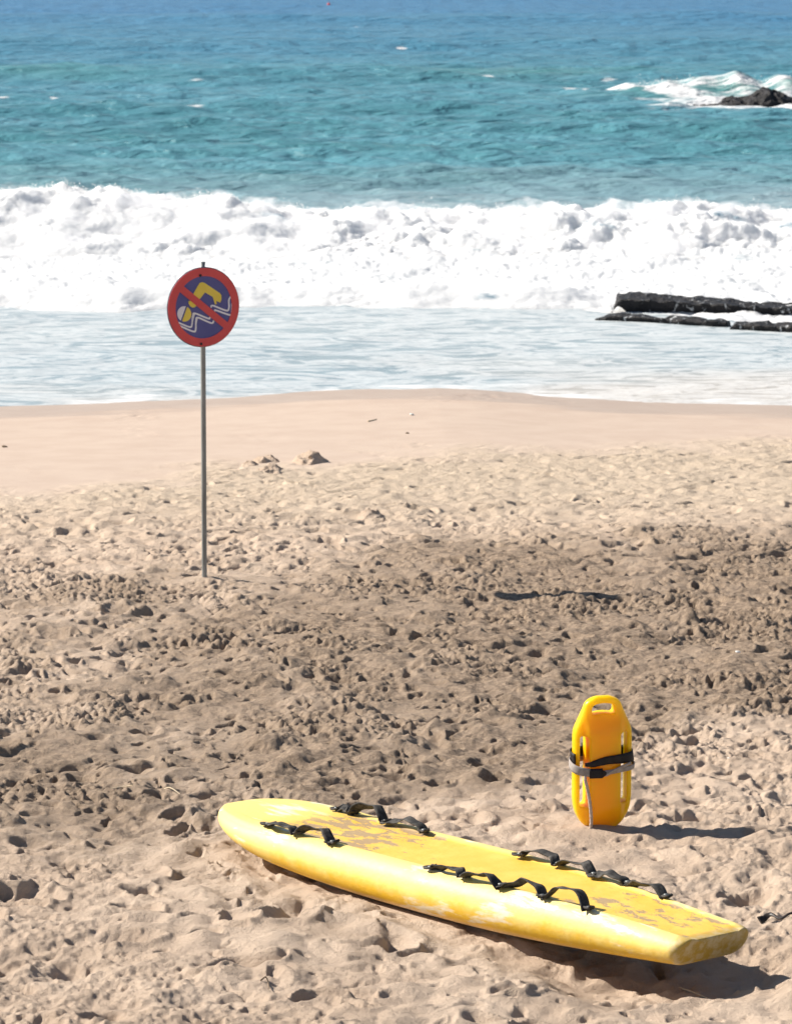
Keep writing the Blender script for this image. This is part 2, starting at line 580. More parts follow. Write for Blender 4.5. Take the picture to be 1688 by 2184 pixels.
def spectral(beta, lo, hi, seed):
    r = np.random.default_rng(seed)
    w = np.fft.rfft2(r.normal(size=(RNY, RNX)))
    ky = np.fft.fftfreq(RNY, RS)[:, None]; kx = np.fft.rfftfreq(RNX, RS)[None, :]
    k = np.sqrt(kx * kx + ky * ky) + 1e-9
    filt = k ** (-beta) * np.exp(-(k / hi) ** 2) * (1 - np.exp(-(k / lo) ** 2))
    out = np.fft.irfft2(w * filt, s=(RNY, RNX))
    return out / out.std()


H = np.zeros((RNY, RNX))
H += 0.0135 * spectral(1.3, 0.5, 2.2, 1)
mid_r = spectral(1.0, 1.6, 5.5, 2)
H += 0.0135 * (np.abs(mid_r + 0.5) - 0.8) + 0.006 * spectral(0.8, 3, 8, 21)
warpx = 2.2 * spectral(1.2, 2, 8, 5); warpy = 2.2 * spectral(1.2, 2, 8, 6)


def stamp(cx, cy, ang, la, lb, depth, rim, tilt):
    Rr = int(la * 1.9 / RS) + 2
    ix, iy = int((cx - RX0) / RS), int((cy - RY0) / RS)
    xs = np.arange(ix - Rr, ix + Rr + 1); ys = np.arange(iy - Rr, iy + Rr + 1)
    gx, gy = np.meshgrid(xs, ys)
    jx, jy = gx % RNX, gy % RNY
    dx = (gx - ix + warpx[jy, jx]) * RS; dy = (gy - iy + warpy[jy, jx]) * RS
    c, s = math.cos(ang), math.sin(ang)
    u, v = (dx * c + dy * s) / la, (-dx * s + dy * c) / lb
    r = np.sqrt(u * u + v * v)
    dent = -(1 - smooth(0.42, 1.03, r)) * depth * (1 + tilt * u)
    ring = rim * np.exp(-((r - 1.18) / 0.20) ** 2) * (1 - 0.8 * tilt * u)
    H[jy, jx] += dent + ring


def dents(n, lmin, lmax, dmin, dmax):
    for _ in range(n):
        la = random.uniform(lmin, lmax)
        stamp(random.uniform(-6, 6), random.uniform(8, 37), random.uniform(0, math.pi), la, la * random.uniform(0.38, 0.75),
              random.uniform(dmin, dmax), random.uniform(0.004, 0.02) * la / 0.12, random.uniform(-0.6, 0.6))


dents(1750, 0.08, 0.155, 0.016, 0.054)
# trails of bare footprints: a heel and the ball of the foot each
for k in range(16):
    fx, fy, fa = random.uniform(-3.5, 3.5), random.uniform(9.5, 25), random.uniform(-0.5, 0.5) + (math.pi if k % 2 else 0)
    for i in range(14):
        sd = 0.09 if i % 2 else -0.09
        cx_, cy_ = fx - sd * math.sin(fa), fy + sd * math.cos(fa)
        a_ = fa + (0.12 if i % 2 else -0.12)
        stamp(cx_ + 0.055 * math.cos(a_), cy_ + 0.055 * math.sin(a_), a_, 0.085, 0.052, 0.038, 0.014, 0.35)
        stamp(cx_ - 0.075 * math.cos(a_), cy_ - 0.075 * math.sin(a_), a_, 0.048, 0.040, 0.042, 0.010, -0.2)
        fx += 0.62 * math.cos(fa); fy += 0.62 * math.sin(fa); fa += random.uniform(-0.06, 0.06)
HBIG = H
H = np.zeros((RNY, RNX))
dents(17000, 0.020, 0.056, 0.011, 0.031)
# crumbly patches
clump = smooth(-0.3, 1.2, spectral(1.4, 0.3, 2.5, 9))
rough_n = spectral(1.0, 10, 38, 3)
crumb = np.abs(spectral(0.9, 7, 26, 33))
H += 0.011 * clump ** 2 * (0.8 - crumb) + 0.0030 * rough_n * (0.35 + clump)
HSMALL = H - H.mean()
HBIG -= HBIG.mean()


def sample(A, x, y):
    fx = (x - RX0) / RS; fy = (y - RY0) / RS
    ix = np.floor(fx).astype(int); iy = np.floor(fy).astype(int)
    fx = fx - ix; fy = fy - iy
    g = lambda a, b: A[b % RNY, a % RNX]
    return (g(ix, iy) * (1 - fx) + g(ix + 1, iy) * fx) * (1 - fy) + (g(ix, iy + 1) * (1 - fx) + g(ix + 1, iy + 1) * fx) * fy


sh_px = [(-400, 880), (0, 866), (200, 858), (430, 848), (600, 838), (800, 828), (930, 825), (1000, 828), (1200, 845), (1400, 857), (1688, 864), (2100, 870)]
sh_w = [on_sea(*p) for p in sh_px]
SHX = np.array([p.x for p in sh_w]); SHY = np.array([p.y for p in sh_w])
fm_px = [(-300, 1075), (0, 1058), (430, 1008), (600, 992), (1000, 980), (1300, 962), (1688, 935), (2000, 925)]
fm_w = [on_beach(*p) for p in fm_px]
FMX = np.array([p.x for p in fm_w]); FMY = np.array([p.y for p in fm_w])


def beach_base(x, y):
    ys = 36.40 + (np.interp(x, SHX, SHY) - 36.40) * smooth(24, 35, y)
    z = TB * (ys - y)
    return np.where(y > ys, z * 1.6, z)


def firm_mask(x, y):
    n = 0.9 * perlin(x * 0.9, y * 0.6, x * 0 + 3.3) + 0.5 * perlin(x * 3, y * 2, x * 0 + 8.3)
    return smooth(-1.3, 1.3, y - np.interp(x, FMX, FMY) + 1.2 * n)


def beach_height(x, y):
    firm = firm_mask(x, y)
    z0 = beach_base(x, y)
    # the trampling flattens out towards the firm wet sand
    amp = (1 - firm) * (1.0 - 0.62 * smooth(20.0, 27.5, y + 0.6 * perlin(x * 0.8, y * 0.3, x * 0 + 6.6)))
    amp = amp + firm * 0.10 * smooth(0.25, 0.6, perlin(x * 0.9, y * 0.4, x * 0 + 9.9))
    belt = 0.60 + 0.80 * smooth(12.3, 14.6, y + 0.5 * perlin(x * 1.1, y * 0.5, x * 0 + 4.4) - 0.5 * np.clip(x, -1, 2))
    far = smooth(20.0, 27.5, y)
    h = (sample(HBIG, x, y) * (0.86 + 0.7 * far) + sample(HSMALL, x, y) * belt * (1 - 0.35 * far)) * amp
    if x.size > 1:
        sel = (y > 9) & (y < 20) & (np.abs(x) < 3.2)
        xs_, ys_ = x[sel], y[sel]
        h[sel] += (fbm(xs_ * 26, ys_ * 21, xs_ * 0 + 1.1, 2) * 0.0085 * (0.22 + 1.0 * smooth(-0.1, 0.45, fbm(xs_ * 2.3, ys_ * 1.7, xs_ * 0 + 7.7, 2)))) * (1 - 0.5 * smooth(15, 20, ys_))
    h = h + firm * 0.006 * perlin(x * 0.7, y * 0.5, x * 0)
    h = h + 0.03 * perlin(x * 0.5, y * 0.35, x * 0 + 1.7) * amp
    # hummocks round the can's foot and the pole
    dx, dy = x - can_p.x, y - can_p.y
    g = np.exp(-((dx / 0.20) ** 2 + (dy / 0.20) ** 2))
    h = h * (1 - 0.7 * g) + 0.035 * np.exp(-(((dx + 0.03) / 0.17) ** 2 + ((dy + 0.02) / 0.20) ** 2))
    dx, dy = x - pole_p.x, y - pole_p.y
    g = np.exp(-(((dx - 0.35 * (dx > 0)) / 0.42) ** 2 + ((dy + 0.12 * dx) / 0.30) ** 2))
    g = np.maximum(g, np.exp(-((dx / 0.2) ** 2 + (dy / 0.3) ** 2)))
    h = h * (1 - 0.8 * g) + 0.03 * np.exp(-((dx / 0.16) ** 2 + (dy / 0.25) ** 2))
    # sand pressed down under the board, hollow below its tail
    bx = BMI[0, 0] * x + BMI[0, 1] * y + BMI[0, 2] * (z0 + h) + BMI[0, 3]
    by = BMI[1, 0] * x + BMI[1, 1] * y + BMI[1, 2] * (z0 + h) + BMI[1, 3]
    near = (1 - smooth(0.0, 0.35, np.abs(by) - 0.25)) * (1 - smooth(0, 0.4, np.abs(bx) - L / 2 + 0.1))
    h = h - near * (-0.012 + 0.10 * smooth(0.0, 1.2, bx))
    bz_allow = mid_p.z + ax_x.z * bx + ax_y.z * by + board_rocker(bx) - 0.004
    inside = (np.abs(by) < board_half(bx) * 0.97) & (np.abs(bx) < L / 2)
    z = z0 + h
    z = np.where(inside, np.minimum(z, bz_allow), z)
    return z, firm


def beach_damp(x, y):
    """where the darker, damp sand has been turned up: a broad belt in the middle of the beach"""
    near = np.interp(x, [-2.0, -1.3, -0.4, 0.6, 1.2, 2.2], [12.4, 12.5, 12.9, 14.1, 15.0, 15.6])
    far = np.interp(x, [-3.5, -1.5, 0.5, 1.6, 3.2], [22.0, 22.8, 24.8, 24.9, 24.6])
    n = perlin(x * 0.9, y * 0.35, x * 0 + 5.1)
    a = smooth(-0.5, 0.9, y - near + 0.9 * n)
    b = 1 - smooth(-3.2, 1.4, y - far + 1.2 * n)
    left = 0.70 + 0.30 * smooth(-1.8, 0.9, x - (y - 19) * 0.1)
    return a * b * np.clip(left - 0.12 + 0.55 * fbm(x * 1.5, y * 0.55, x * 0 + 2.2, 4), 0, 1)


def fan_cols(n, tin, tout, n_out):
    inner = np.linspace(-tin, tin, n)
    step = inner[1] - inner[0]
    g = (tout / tin) ** (1 / n_out)
    out = tin * g ** np.arange(1, n_out + 1)
    return np.concatenate([-out[::-1], inner, out])


ys_in = []
y = 9.6
while y < 41.5:
    ys_in.append(y); y *= 1.0011
ys_in = np.array(ys_in)
rows = np.concatenate([np.linspace(-60, -2, 10), np.linspace(0, 9.4, 16), ys_in, np.linspace(42.5, 70, 8)])
tcol = fan_cols(640, 0.150, 6.0, 34)
Yb, Tb = np.meshgrid(rows, tcol, indexing='ij')
Xb = Tb * np.maximum(Yb, 8.0)
Zb, firm = beach_height(Xb, Yb)
me = grid_mesh('beach', Xb, Yb, Zb, {'damp': beach_damp(Xb, Yb), 'firm': firm, 'pale': smooth(22.5, 27.0, Yb + 0.9 * fbm(Xb * 0.8, Yb * 0.4, Xb * 0, 3)) * 0.9,
                                        'wet': 1 - smooth(0.0, 3.4, np.interp(Xb, SHX, SHY) - Yb)})
tag(link('beach', me, M_SAND), kind='structure')
print('beach quads', len(me.polygons))


def ground(x, y):
    return float(beach_height(np.array([[x]]), np.array([[y]]))[0][0, 0])


# ---------------------------------------------------------------- sea
def sea_foam_spots(x, y):
    f = np.zeros_like(x)
    spots = [(540, 158, 0.5, 0.9), (415, 243, 0.45, 1.2), (15, 147, 1.4, 0.8), (120, 157, 0.8, 0.6), (118, 220, 0.25, 0.8), (90, 15, 0.7, 1.5),
             (267, 22, 0.5, 1.2), (640, 225, 0.25, 0.6), (855, 107, 0.35, 0.9), (8, 218, 0.3, 0.8), (1330, 185, 0.6, 0.8), (1295, 178, 0.4, 0.6),
             (1392, 253, 0.25, 0.5), (1420, 240, 0.2, 0.5), (1040, 175, 0.3, 0.6), (700, 140, 0.4, 0.6), (420, 180, 0.5, 0.5), (760, 60, 0.3, 1.0)]
    for px, py, sx, sy in spots:
        p = on_sea(px, py)
        f = np.maximum(f, 0.72 * np.exp(-((x - p.x) / (0.8 * sx)) ** 2 - ((y - p.y) / (0.7 * sy)) ** 2))
    return f


rock_p = on_sea(1640, 234)
WAVE_Y = 54.6                                     # where the big breaker's crest stands


def sea_swell(x, y, dy):
    z = np.zeros_like(x)
    r = np.random.default_rng(4)
    for k in range(70):
        lam = 0.5 * (13.0 ** (k / 69.0)) * 1.15
        a = r.normal(0, 0.55)
        kx, ky = math.sin(a), math.cos(a)
        amp = 0.0095 * lam ** 0.92 * r.uniform(0.5, 1.2) * 1.15 / (1 + (lam / 2.4) ** 1.6)
        ph = r.uniform(0, 6.28)
        fade = np.clip((lam / (dy * 2.6)) - 0.35, 0, 1)
        s = np.sin(2 * math.pi / lam * (kx * x + ky * y) + ph + 0.8 * np.sin(0.31 * x * ky - 0.2 * y + ph))
        z += amp * fade * (s + 0.25 * s * s)
    return z


yy = []
y = 34.5
while y < 260:
    yy.append(y)
    y += 0.055 * (y / 36.0) ** 1.9 if y < 120 else 0.055 * (y / 36.0) ** 2.05
yy = np.array(yy)
rows = np.concatenate([yy, yy[-1] * 1.12 ** np.arange(1, 38)])
tcol = fan_cols(700, 0.150, 8.0, 36)
Ys, Ts = np.meshgrid(rows, tcol, indexing='ij')
Xs = Ts * Ys
dY = np.gradient(rows)[:, None] * np.ones_like(Xs)
open_sea = smooth(57, 66, Ys)
Zs = sea_swell(Xs, Ys, np.maximum(dY, 0.15 * Ys / 55)) * (0.10 + 0.90 * open_sea)
# long lines of swell further out
for (py, h, w, ph) in ((240, 0.20, 3.2, 0.3), (292, 0.16, 2.6, 2.0), (165, 0.30, 4.0, 4.0), (105, 0.32, 5.0, 1.1), (45, 0.35, 7.0, 5.0), (340, 0.12, 2.4, 3.0)):
    yc = on_sea(844, py).y + 1.6 * np.sin(Xs * 0.11 + ph) + 0.8 * perlin(Xs * 0.15, Xs * 0 + ph, Xs * 0)
    am = 0.45 + 0.55 * perlin(Xs * 0.09, Xs * 0 + ph, Xs * 0 + 9.0)
    u = (Ys - yc) / w
    Zs += 2.0 * h * np.clip(am, 0.1, 1.2) * np.exp(-np.where(u < 0, (u * 1.7) ** 2, (u * 0.8) ** 2))
# low back of the breaker
Zs += 0.42 * np.exp(-((Ys - WAVE_Y - 0.6) / 2.6) ** 2)
# small wave rearing up behind the far rock
cy_r = rock_p.y + 5.0 + 0.5 * perlin(Xs * 0.4, Xs * 0, Xs * 0 + 2)
aw = 0.75 * smooth(rock_p.x - 6.5, rock_p.x - 1.0, Xs) * (0.8 + 0.35 * perlin(Xs * 1.3, Xs * 0 + 1, Xs * 0)) * (1 - smooth(rock_p.x + 5, rock_p.x + 14, Xs))
u = Ys - cy_r
Zs += aw * np.exp(-np.where(u < 0, (u / 1.6) ** 2, (u / 3.2) ** 2))
wave_r = aw / 0.75
foam = sea_foam_spots(Xs, Ys)
chopn = fbm(Xs * 1.1, Ys * 0.5, Xs * 0, 3)
foam = np.maximum(foam, wave_r * np.exp(-(np.abs(u) / 1.1) ** 2) * (0.78 + 0.5 * chopn))
foam = np.maximum(foam, np.exp(-((Xs - rock_p.x + 0.2) / 3.0) ** 2 - ((Ys - rock_p.y - 1.0) / 2.8) ** 2) * (0.98 + 0.35 * chopn))
# streak of foam trailing left of the rock
p1, p2 = on_sea(1195, 196), on_sea(1688, 243)
tt = np.clip((Xs - p1.x) / (p2.x - p1.x), 0, 1)
yl = p1.y + (p2.y - p1.y) * tt ** 0.8
foam = np.maximum(foam, (Xs > p1.x) * np.exp(-((Ys - yl - 1.0) / (0.7 + 1.6 * (1 - tt) * tt + 0.4 * tt)) ** 2) * (0.82 + 0.25 * tt + 0.5 * chopn))
# surf zone
YB = np.interp(Xs, [on_sea(p, 600).x for p in (0, 300, 600, 900, 1200, 1500, 1688)],
               [on_sea(844, q).y for q in (662, 668, 655, 660, 662, 690, 690)]) + 0.35 * perlin(Xs * 1.2, Xs * 0, Xs * 0 + 4)
white = smooth(-0.1, 0.5, Ys - YB) * (1 - smooth(56.5, 58.6, Ys + 0.6 * chopn))
foam = np.maximum(foam, white * (0.80 + 0.45 * chopn))
shore = np.interp(Xs, SHX, SHY)
foam = np.maximum(foam, (0.45 + 0.5 * chopn) * np.exp(-(np.maximum(Ys - shore, 0) / 0.5) ** 2))
foam = np.maximum(foam, (0.13 + 0.36 * fbm(Xs * 0.35, Ys * 0.55, Xs * 0 + 6, 3)) * (1 - smooth(45, 47, Ys)))
Zs += white * (0.10 * fbm(Xs * 1.3, Ys * 1.0, Xs * 0, 4) + 0.03 * fbm(Xs * 5, Ys * 3, Xs * 0, 2, billow=True))
shallow_sheen = np.maximum(1 - smooth(50, 58, Ys), 0.62 * (1 - smooth(58, 74, Ys + 3 * perlin(Xs * 0.2, Ys * 0.2, Xs * 0))))  # shallow water, plus the sky's pale reflection behind the breaker painted as colour
deep = smooth(66, 215, Ys + 25 * perlin(Xs * 0.03, Ys * 0.02, Xs * 0))
gp = [on_sea(p, 165) for p in (0, 500, 1000, 1400)]
green = 0.5 * np.exp(-((Ys - on_sea(844, 165 + 0).y) / 3.5) ** 2) * smooth(-0.25, 0.5, perlin(Xs * 0.12, Ys * 0.1, Xs * 0 + 7))
green = np.maximum(green, 0.8 * wave_r * np.exp(-((u + 0.7) / 1.8) ** 2))
me = grid_mesh('sea', Xs, Ys, Zs, {'foam': np.clip(foam, 0, 1.3), 'shallow_sheen': shallow_sheen, 'deep': deep, 'green': green, 'silt': 1 - smooth(37.0, 41.0, Ys)})
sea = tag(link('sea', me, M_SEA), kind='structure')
print('sea quads', len(me.polygons))


# ---------------------------------------------------------------- breaking waves
def wave_sheet(name, crest, y_c, foot, back, amp, nx, nv, water_fn, seed, xw=9.0, sharp=0.75):
    """foam front: profile from the foot up the face, over the crest and down the back, then billowed along the normal"""
    out = xw * 1.13 ** np.arange(1, 14)
    xs = np.concatenate([-out[::-1], np.linspace(-xw, xw, nx), out])
    v = np.linspace(0, 1, nv)
    Xg, Vg = np.meshgrid(xs, v, indexing='xy')
    hz = crest(Xg)
    yc = y_c(Xg)
    up = np.clip(Vg / 0.72, 0, 1); dn = np.clip((Vg - 0.72) / 0.28, 0, 1)
    fy = foot(Xg)
    Yg = np.where(Vg < 0.72, yc - fy * (1 - up ** sharp), yc + back * dn)
    Zg = np.where(Vg < 0.72, hz * (0.03 + 0.97 * np.sin(up * math.pi / 2) ** 1.15), hz * (1 - dn ** 1.3 * 1.25))
    # normals
    P = np.stack([Xg, Yg, Zg], -1)
    du = np.gradient(P, axis=1); dv = np.gradient(P, axis=0)
    N = np.cross(du, dv); N /= np.linalg.norm(N, axis=-1)[..., None] + 1e-9
    if N[..., 2].mean() < 0: N = -N
    q = seed
    big = fbm(Xg * 0.8 + q, Yg * 0.8, Zg * 1.0, 2)
    b1 = 0.8 * fbm(Xg * 1.15 + q, Yg * 1.15, Zg * 1.5, 3, billow=True, gain=0.45) + 0.62 * fbm(Xg * 3.3 + q, Yg * 3.3, Zg * 4.0, 6, gain=0.66)
    b1 = b1 * (0.45 + 0.9 * smooth(-0.35, 0.4, fbm(Xg * 0.6 + q, Yg * 0.6, Zg + 9, 2)))
    edge = smooth(0, 0.10, Vg) * (1 - 0.9 * smooth(0.86, 1, Vg))
    D = amp * (1.0 * big + 0.85 * b1) * edge
    P = P + N * D[..., None]
    crest_zone = np.exp(-((Vg - 0.72) / 0.10) ** 2)
    P[..., 2] += crest_zone * amp * 1.1 * np.maximum(fbm(Xg * 2.6, Xg * 0 + q, Yg * 2.0, 4), 0) ** 1.1
    P[..., 2] = np.where(Vg < 0.02, np.minimum(P[..., 2], -0.02), P[..., 2])
    me = grid_mesh(name, P[..., 0], P[..., 1], P[..., 2], {'water': water_fn(Xg, Vg)})
    o = tag(link(name, me, M_FOAM), kind='structure')
    return P


cr_px = [(-600, 396), (0, 400), (100, 396), (200, 400), (260, 404), (330, 408), (390, 420), (490, 415), (570, 428), (640, 445), (760, 447), (840, 452), (950, 455), (1010, 438),
         (1130, 445), (1200, 436), (1330, 440), (1380, 428), (1470, 418), (1540, 430), (1620, 448), (1688, 450), (2300, 446)]
CRX = np.array([(p - CX) / F * (WAVE_Y / math.cos(PITCH)) * 1.0 for p, _ in cr_px])
CRZ = np.array([depth_z(p, q + 9, WAVE_Y) for p, q in cr_px])


def crest_main(x):
    return np.interp(x, CRX, CRZ)


def px_of(x, y):
    return x / y * F * math.cos(PITCH) + CX


def water_main(x, v):
    px = px_of(x, WAVE_Y)
    w = np.zeros_like(x)
    # glassy grey-blue patches where the thrown lip leaves the face bare
    for (cx, cv, sx, sv, a) in ((590, 0.50, 90, 0.12, 0.42), (300, 0.62, 90, 0.09, 0.22), (1250, 0.38, 100, 0.18, 0.36), (1530, 0.48, 50, 0.16, 0.62), (1640, 0.50, 60, 0.12, 0.55),
                               (250, 0.24, 120, 0.1, 0.2), (860, 0.28, 60, 0.08, 0.25), (1060, 0.25, 60, 0.1, 0.3)):
        w = np.maximum(w, 1.6 * a * np.exp(-((px - cx) / sx) ** 2 - ((v - cv) / sv) ** 2))
    return w


Pm = wave_sheet('breaking_wave', crest_main, lambda x: WAVE_Y + 0.25 * perlin(x * 0.5, x * 0, x * 0 + 1), lambda x: 3.4 + 0.6 * perlin(x * 0.6, x * 0 + 3, x * 0),
                2.2, 0.20, 780, 150, water_main, 3.0, sharp=0.8)


def crest_bore(x):
    px = px_of(x, 45.5)
    return 0.24 + 0.10 * perlin(x * 0.9, x * 0, x * 0 + 6) - 0.22 * smooth(1180, 1330, px)


def water_bore(x, v):
    px = px_of(x, 45.5)
    w = 0.55 * np.exp(-((px - 1035) / 60) ** 2 - ((v - 0.25) / 0.25) ** 2)
    for cx in (90, 300, 640, 720, 900):
        w = np.maximum(w, 0.32 * np.exp(-((px - cx) / 40) ** 2 - ((v - 0.2) / 0.2) ** 2))
    return w


def y_bore(x):
    return np.interp(x, [on_sea(p, 600).x for p in (0, 300, 600, 900, 1200, 1500, 1688)],
                     [on_sea(844, q).y for q in (662, 668, 655, 660, 662, 690, 690)]) + 0.9 + 0.25 * perlin(x * 0.8, x * 0, x * 0 + 2)


wave_sheet('broken_wave', crest_bore, y_bore, lambda x: 0.85 + 0.0 * x, 1.6, 0.10, 640, 70, water_bore, 31.0, xw=7.5)

# flung droplets and flecks above the crest: one mass of tiny drops
def drops(name, pts, rad):
    n = len(pts)
    tv = np.array([(1, 1, 1), (1, -1, -1), (-1, 1, -1), (-1, -1, 1)], float)
    tf = np.array([(0, 1, 2), (0, 3, 1), (0, 2, 3), (1, 3, 2)])
    jit = 1 + 0.35 * rng.normal(size=(n, 4, 1))
    co = pts[:, None, :] + tv[None] * rad[:, None, None] * 0.7 * jit
    f = tf[None] + (np.arange(n) * 4)[:, None, None]
    me = bpy.data.meshes.new(name)
    fill(me, co.reshape(-1, 3), f.reshape(-1, 3))
    return tag(link(name, me, M_FOAM), kind='stuff')


n = 26000
ri = rng.integers(95, 128, n); ci = rng.integers(13, Pm.shape[1] - 13, n)
base = Pm[ri, ci]
gust = np.clip(fbm(base[:, 0] * 1.3, base[:, 0] * 0, base[:, 0] * 0 + 5, 3) + 0.30, 0.02, 1)
off = np.abs(rng.normal(size=n)) ** 1.5 * 0.085 * gust
pts = base + np.stack([rng.normal(0, 0.05, n), rng.normal(0.05, 0.12, n), off], 1)
d1 = pts; r1 = 0.0035 + 0.009 * rng.random(n) ** 4
n = 1500
px = rng.uniform(rock_p.x - 3.5, rock_p.x + 5, n)
pts = np.stack([px, rock_p.y + 4.6 + rng.normal(0, 0.8, n), 0.50 + np.abs(rng.normal(0, 0.10, n)) + 0.1 * perlin(px * 1.5, px * 0, px * 0)], 1)
drops('sea_spray', np.concatenate([d1, pts]), np.concatenate([r1, 0.006 + 0.012 * rng.random(n) ** 2]))


# drifting spray over the crest and down the face: a thin closed body of mist that follows the wave
def mist_body():
    ci = np.arange(10, Pm.shape[1] - 10, 2)
    ri = np.arange(10, 138, 4)
    S = Pm[np.ix_(ri, ci)].copy()
    k = np.ones(9) / 9
    for ax in (0, 1):
        for q_ in range(3):
            pad = [(0, 0)] * 3; pad[ax] = (4, 4)
            T = np.pad(S, pad, mode='edge')[..., q_]
            S[..., q_] = np.apply_along_axis(lambda v_: np.convolve(v_, k, mode='valid'), ax, T)
    v = np.linspace(0, 1, len(ri))[:, None]
    lift = 0.06 + 0.26 * np.exp(-((v - 0.78) / 0.28) ** 2)
    xg_ = S[..., 0]
    lift = lift * np.clip(0.35 + 1.3 * fbm(xg_ * 1.3, S[..., 1] * 1.2, xg_ * 0 + 3, 4, gain=0.6), 0.06, 1.4)
    top = S.copy(); top[..., 2] += lift; top[..., 1] -= 0.9 * lift * (v < 0.75)
    bot = S.copy(); bot[..., 2] -= 0.35
    n, m_ = len(ri), len(ci)
    co = np.concatenate([top.reshape(-1, 3), bot.reshape(-1, 3)])
    I = np.arange(n * m_).reshape(n, m_); J = I + n * m_
    qs = [np.stack([I[:-1, :-1], I[:-1, 1:], I[1:, 1:], I[1:, :-1]], -1).reshape(-1, 4),
          np.stack([J[:-1, :-1], J[1:, :-1], J[1:, 1:], J[:-1, 1:]], -1).reshape(-1, 4)]
    for e in (I[0], I[-1][::-1], I[:, -1], I[::-1, 0]):
        f = e + n * m_
        qs.append(np.stack([e[1:], e[:-1], f[:-1], f[1:]], -1))
    me = bpy.data.meshes.new('spray_mist')
    fill(me, co, np.concatenate(qs))
    m = bpy.data.materials.new('mist'); m.use_nodes = True
    t = m.node_tree; t.nodes.clear()
    out = t.nodes.new('ShaderNodeOutputMaterial'); pv = t.nodes.new('ShaderNodeVolumePrincipled')
    pv.inputs['Color'].default_value = (0.97, 0.97, 0.98, 1)
    pv.inputs['Anisotropy'].default_value = 0.2
    tc = t.nodes.new('ShaderNodeTexCoord'); nz = t.nodes.new('ShaderNodeTexNoise')
    nz.inputs['Scale'].default_value = 1.7; nz.inputs['Detail'].default_value = 5; nz.inputs['Roughness'].default_value = 0.65
    mr = t.nodes.new('ShaderNodeMapRange')
    mr.inputs[1].default_value = 0.46; mr.inputs[2].default_value = 0.74; mr.inputs[3].default_value = 0.0; mr.inputs[4].default_value = 7.5
    t.links.new(tc.outputs['Object'], nz.inputs['Vector']); t.links.new(nz.outputs['Fac'], mr.inputs[0])
    sx = t.nodes.new('ShaderNodeSeparateXYZ'); t.links.new(tc.outputs['Object'], sx.inputs[0])
    n2 = t.nodes.new('ShaderNodeTexNoise'); n2.inputs['Scale'].default_value = 4.5; n2.inputs['Detail'].default_value = 5
    t.links.new(tc.outputs['Object'], n2.inputs['Vector'])
    hz_ = t.nodes.new('ShaderNodeMath'); hz_.operation = 'MULTIPLY_ADD'          # ragged, thinning top
    t.links.new(n2.outputs['Fac'], hz_.inputs[0]); hz_.inputs[1].default_value = 0.9; t.links.new(sx.outputs[2], hz_.inputs[2])
    fade = t.nodes.new('ShaderNodeMapRange'); fade.interpolation_type = 'SMOOTHSTEP'
    fade.inputs[1].default_value = 1.10; fade.inputs[2].default_value = 1.52; fade.inputs[3].default_value = 1.0; fade.inputs[4].default_value = 0.0
    t.links.new(hz_.outputs[0], fade.inputs[0])
    mu = t.nodes.new('ShaderNodeMath'); mu.operation = 'MULTIPLY'
    t.links.new(mr.outputs[0], mu.inputs[0]); t.links.new(fade.outputs[0], mu.inputs[1])
    t.links.new(mu.outputs[0], pv.inputs['Density']); t.links.new(pv.outputs[0], out.inputs['Volume'])
    tag(link('spray_mist', me, m), kind='stuff')


scene.cycles.volume_bounces = 3
mist_body()

# ---------------------------------------------------------------- rocks
def rock_mesh(name, dims, cell, seed, shape, label, loc, rotz=0.0, cat='rock', drip=0.0, group=None):
    ex, ey, ez = dims
    xs = np.arange(-ex - 3 * cell, ex + 3 * cell, cell); ysr = np.arange(-ey - 3 * cell, ey + 3 * cell, cell); zs = np.arange(-0.35, ez + 3 * cell, cell)
    X, Y, Z = np.meshgrid(xs, ysr, zs, indexing='ij')
    V = shape(X, Y, Z, seed)
    V[0], V[-1], V[:, 0], V[:, -1], V[:, :, 0], V[:, :, -1] = (1,) * 6
    co, q = surface_nets(V, (xs[0], ysr[0], zs[0]), cell)
    me = bpy.data.meshes.new(name)
    fill(me, co, q)
    a = me.attributes.new('drip', 'FLOAT', 'POINT')
    a.data.foreach_set('value', np.full(len(co), drip, np.float32))
    o = link(name, me, M_ROCK)
    o.location = loc; o.rotation_euler.z = rotz
    return tag(o, label, cat, group)


def far_rock(X, Y, Z, s):
    prof = np.interp(X, [-1.25, -1.1, -0.9, -0.62, -0.42, -0.2, 0.0, 0.2, 0.35, 0.6, 0.75, 1.1, 1.6, 2.0], [0, 0.10, 0.17, 0.22, 0.31, 0.45, 0.49, 0.47, 0.38, 0.42, 0.39, 0.31, 0.22, 0])
    prof = prof * (0.8 + 0.25 * np.sin(X * 5)) + 0.12 * fbm(X * 3, Y * 3, Z * 0 + s, 3)
    wy = 1.1 * np.sqrt(np.clip(1 - (X / 2.0) ** 2, 0.02, 1))
    d = np.maximum((Z - prof * np.clip(1 - (Y / wy) ** 4, -1, 1)) * 0.6, (np.abs(Y) - wy) * 0.5)
    return d - 0.05 + 0.09 * fbm(X * 4, Y * 4, Z * 4 + s, 4, billow=True)


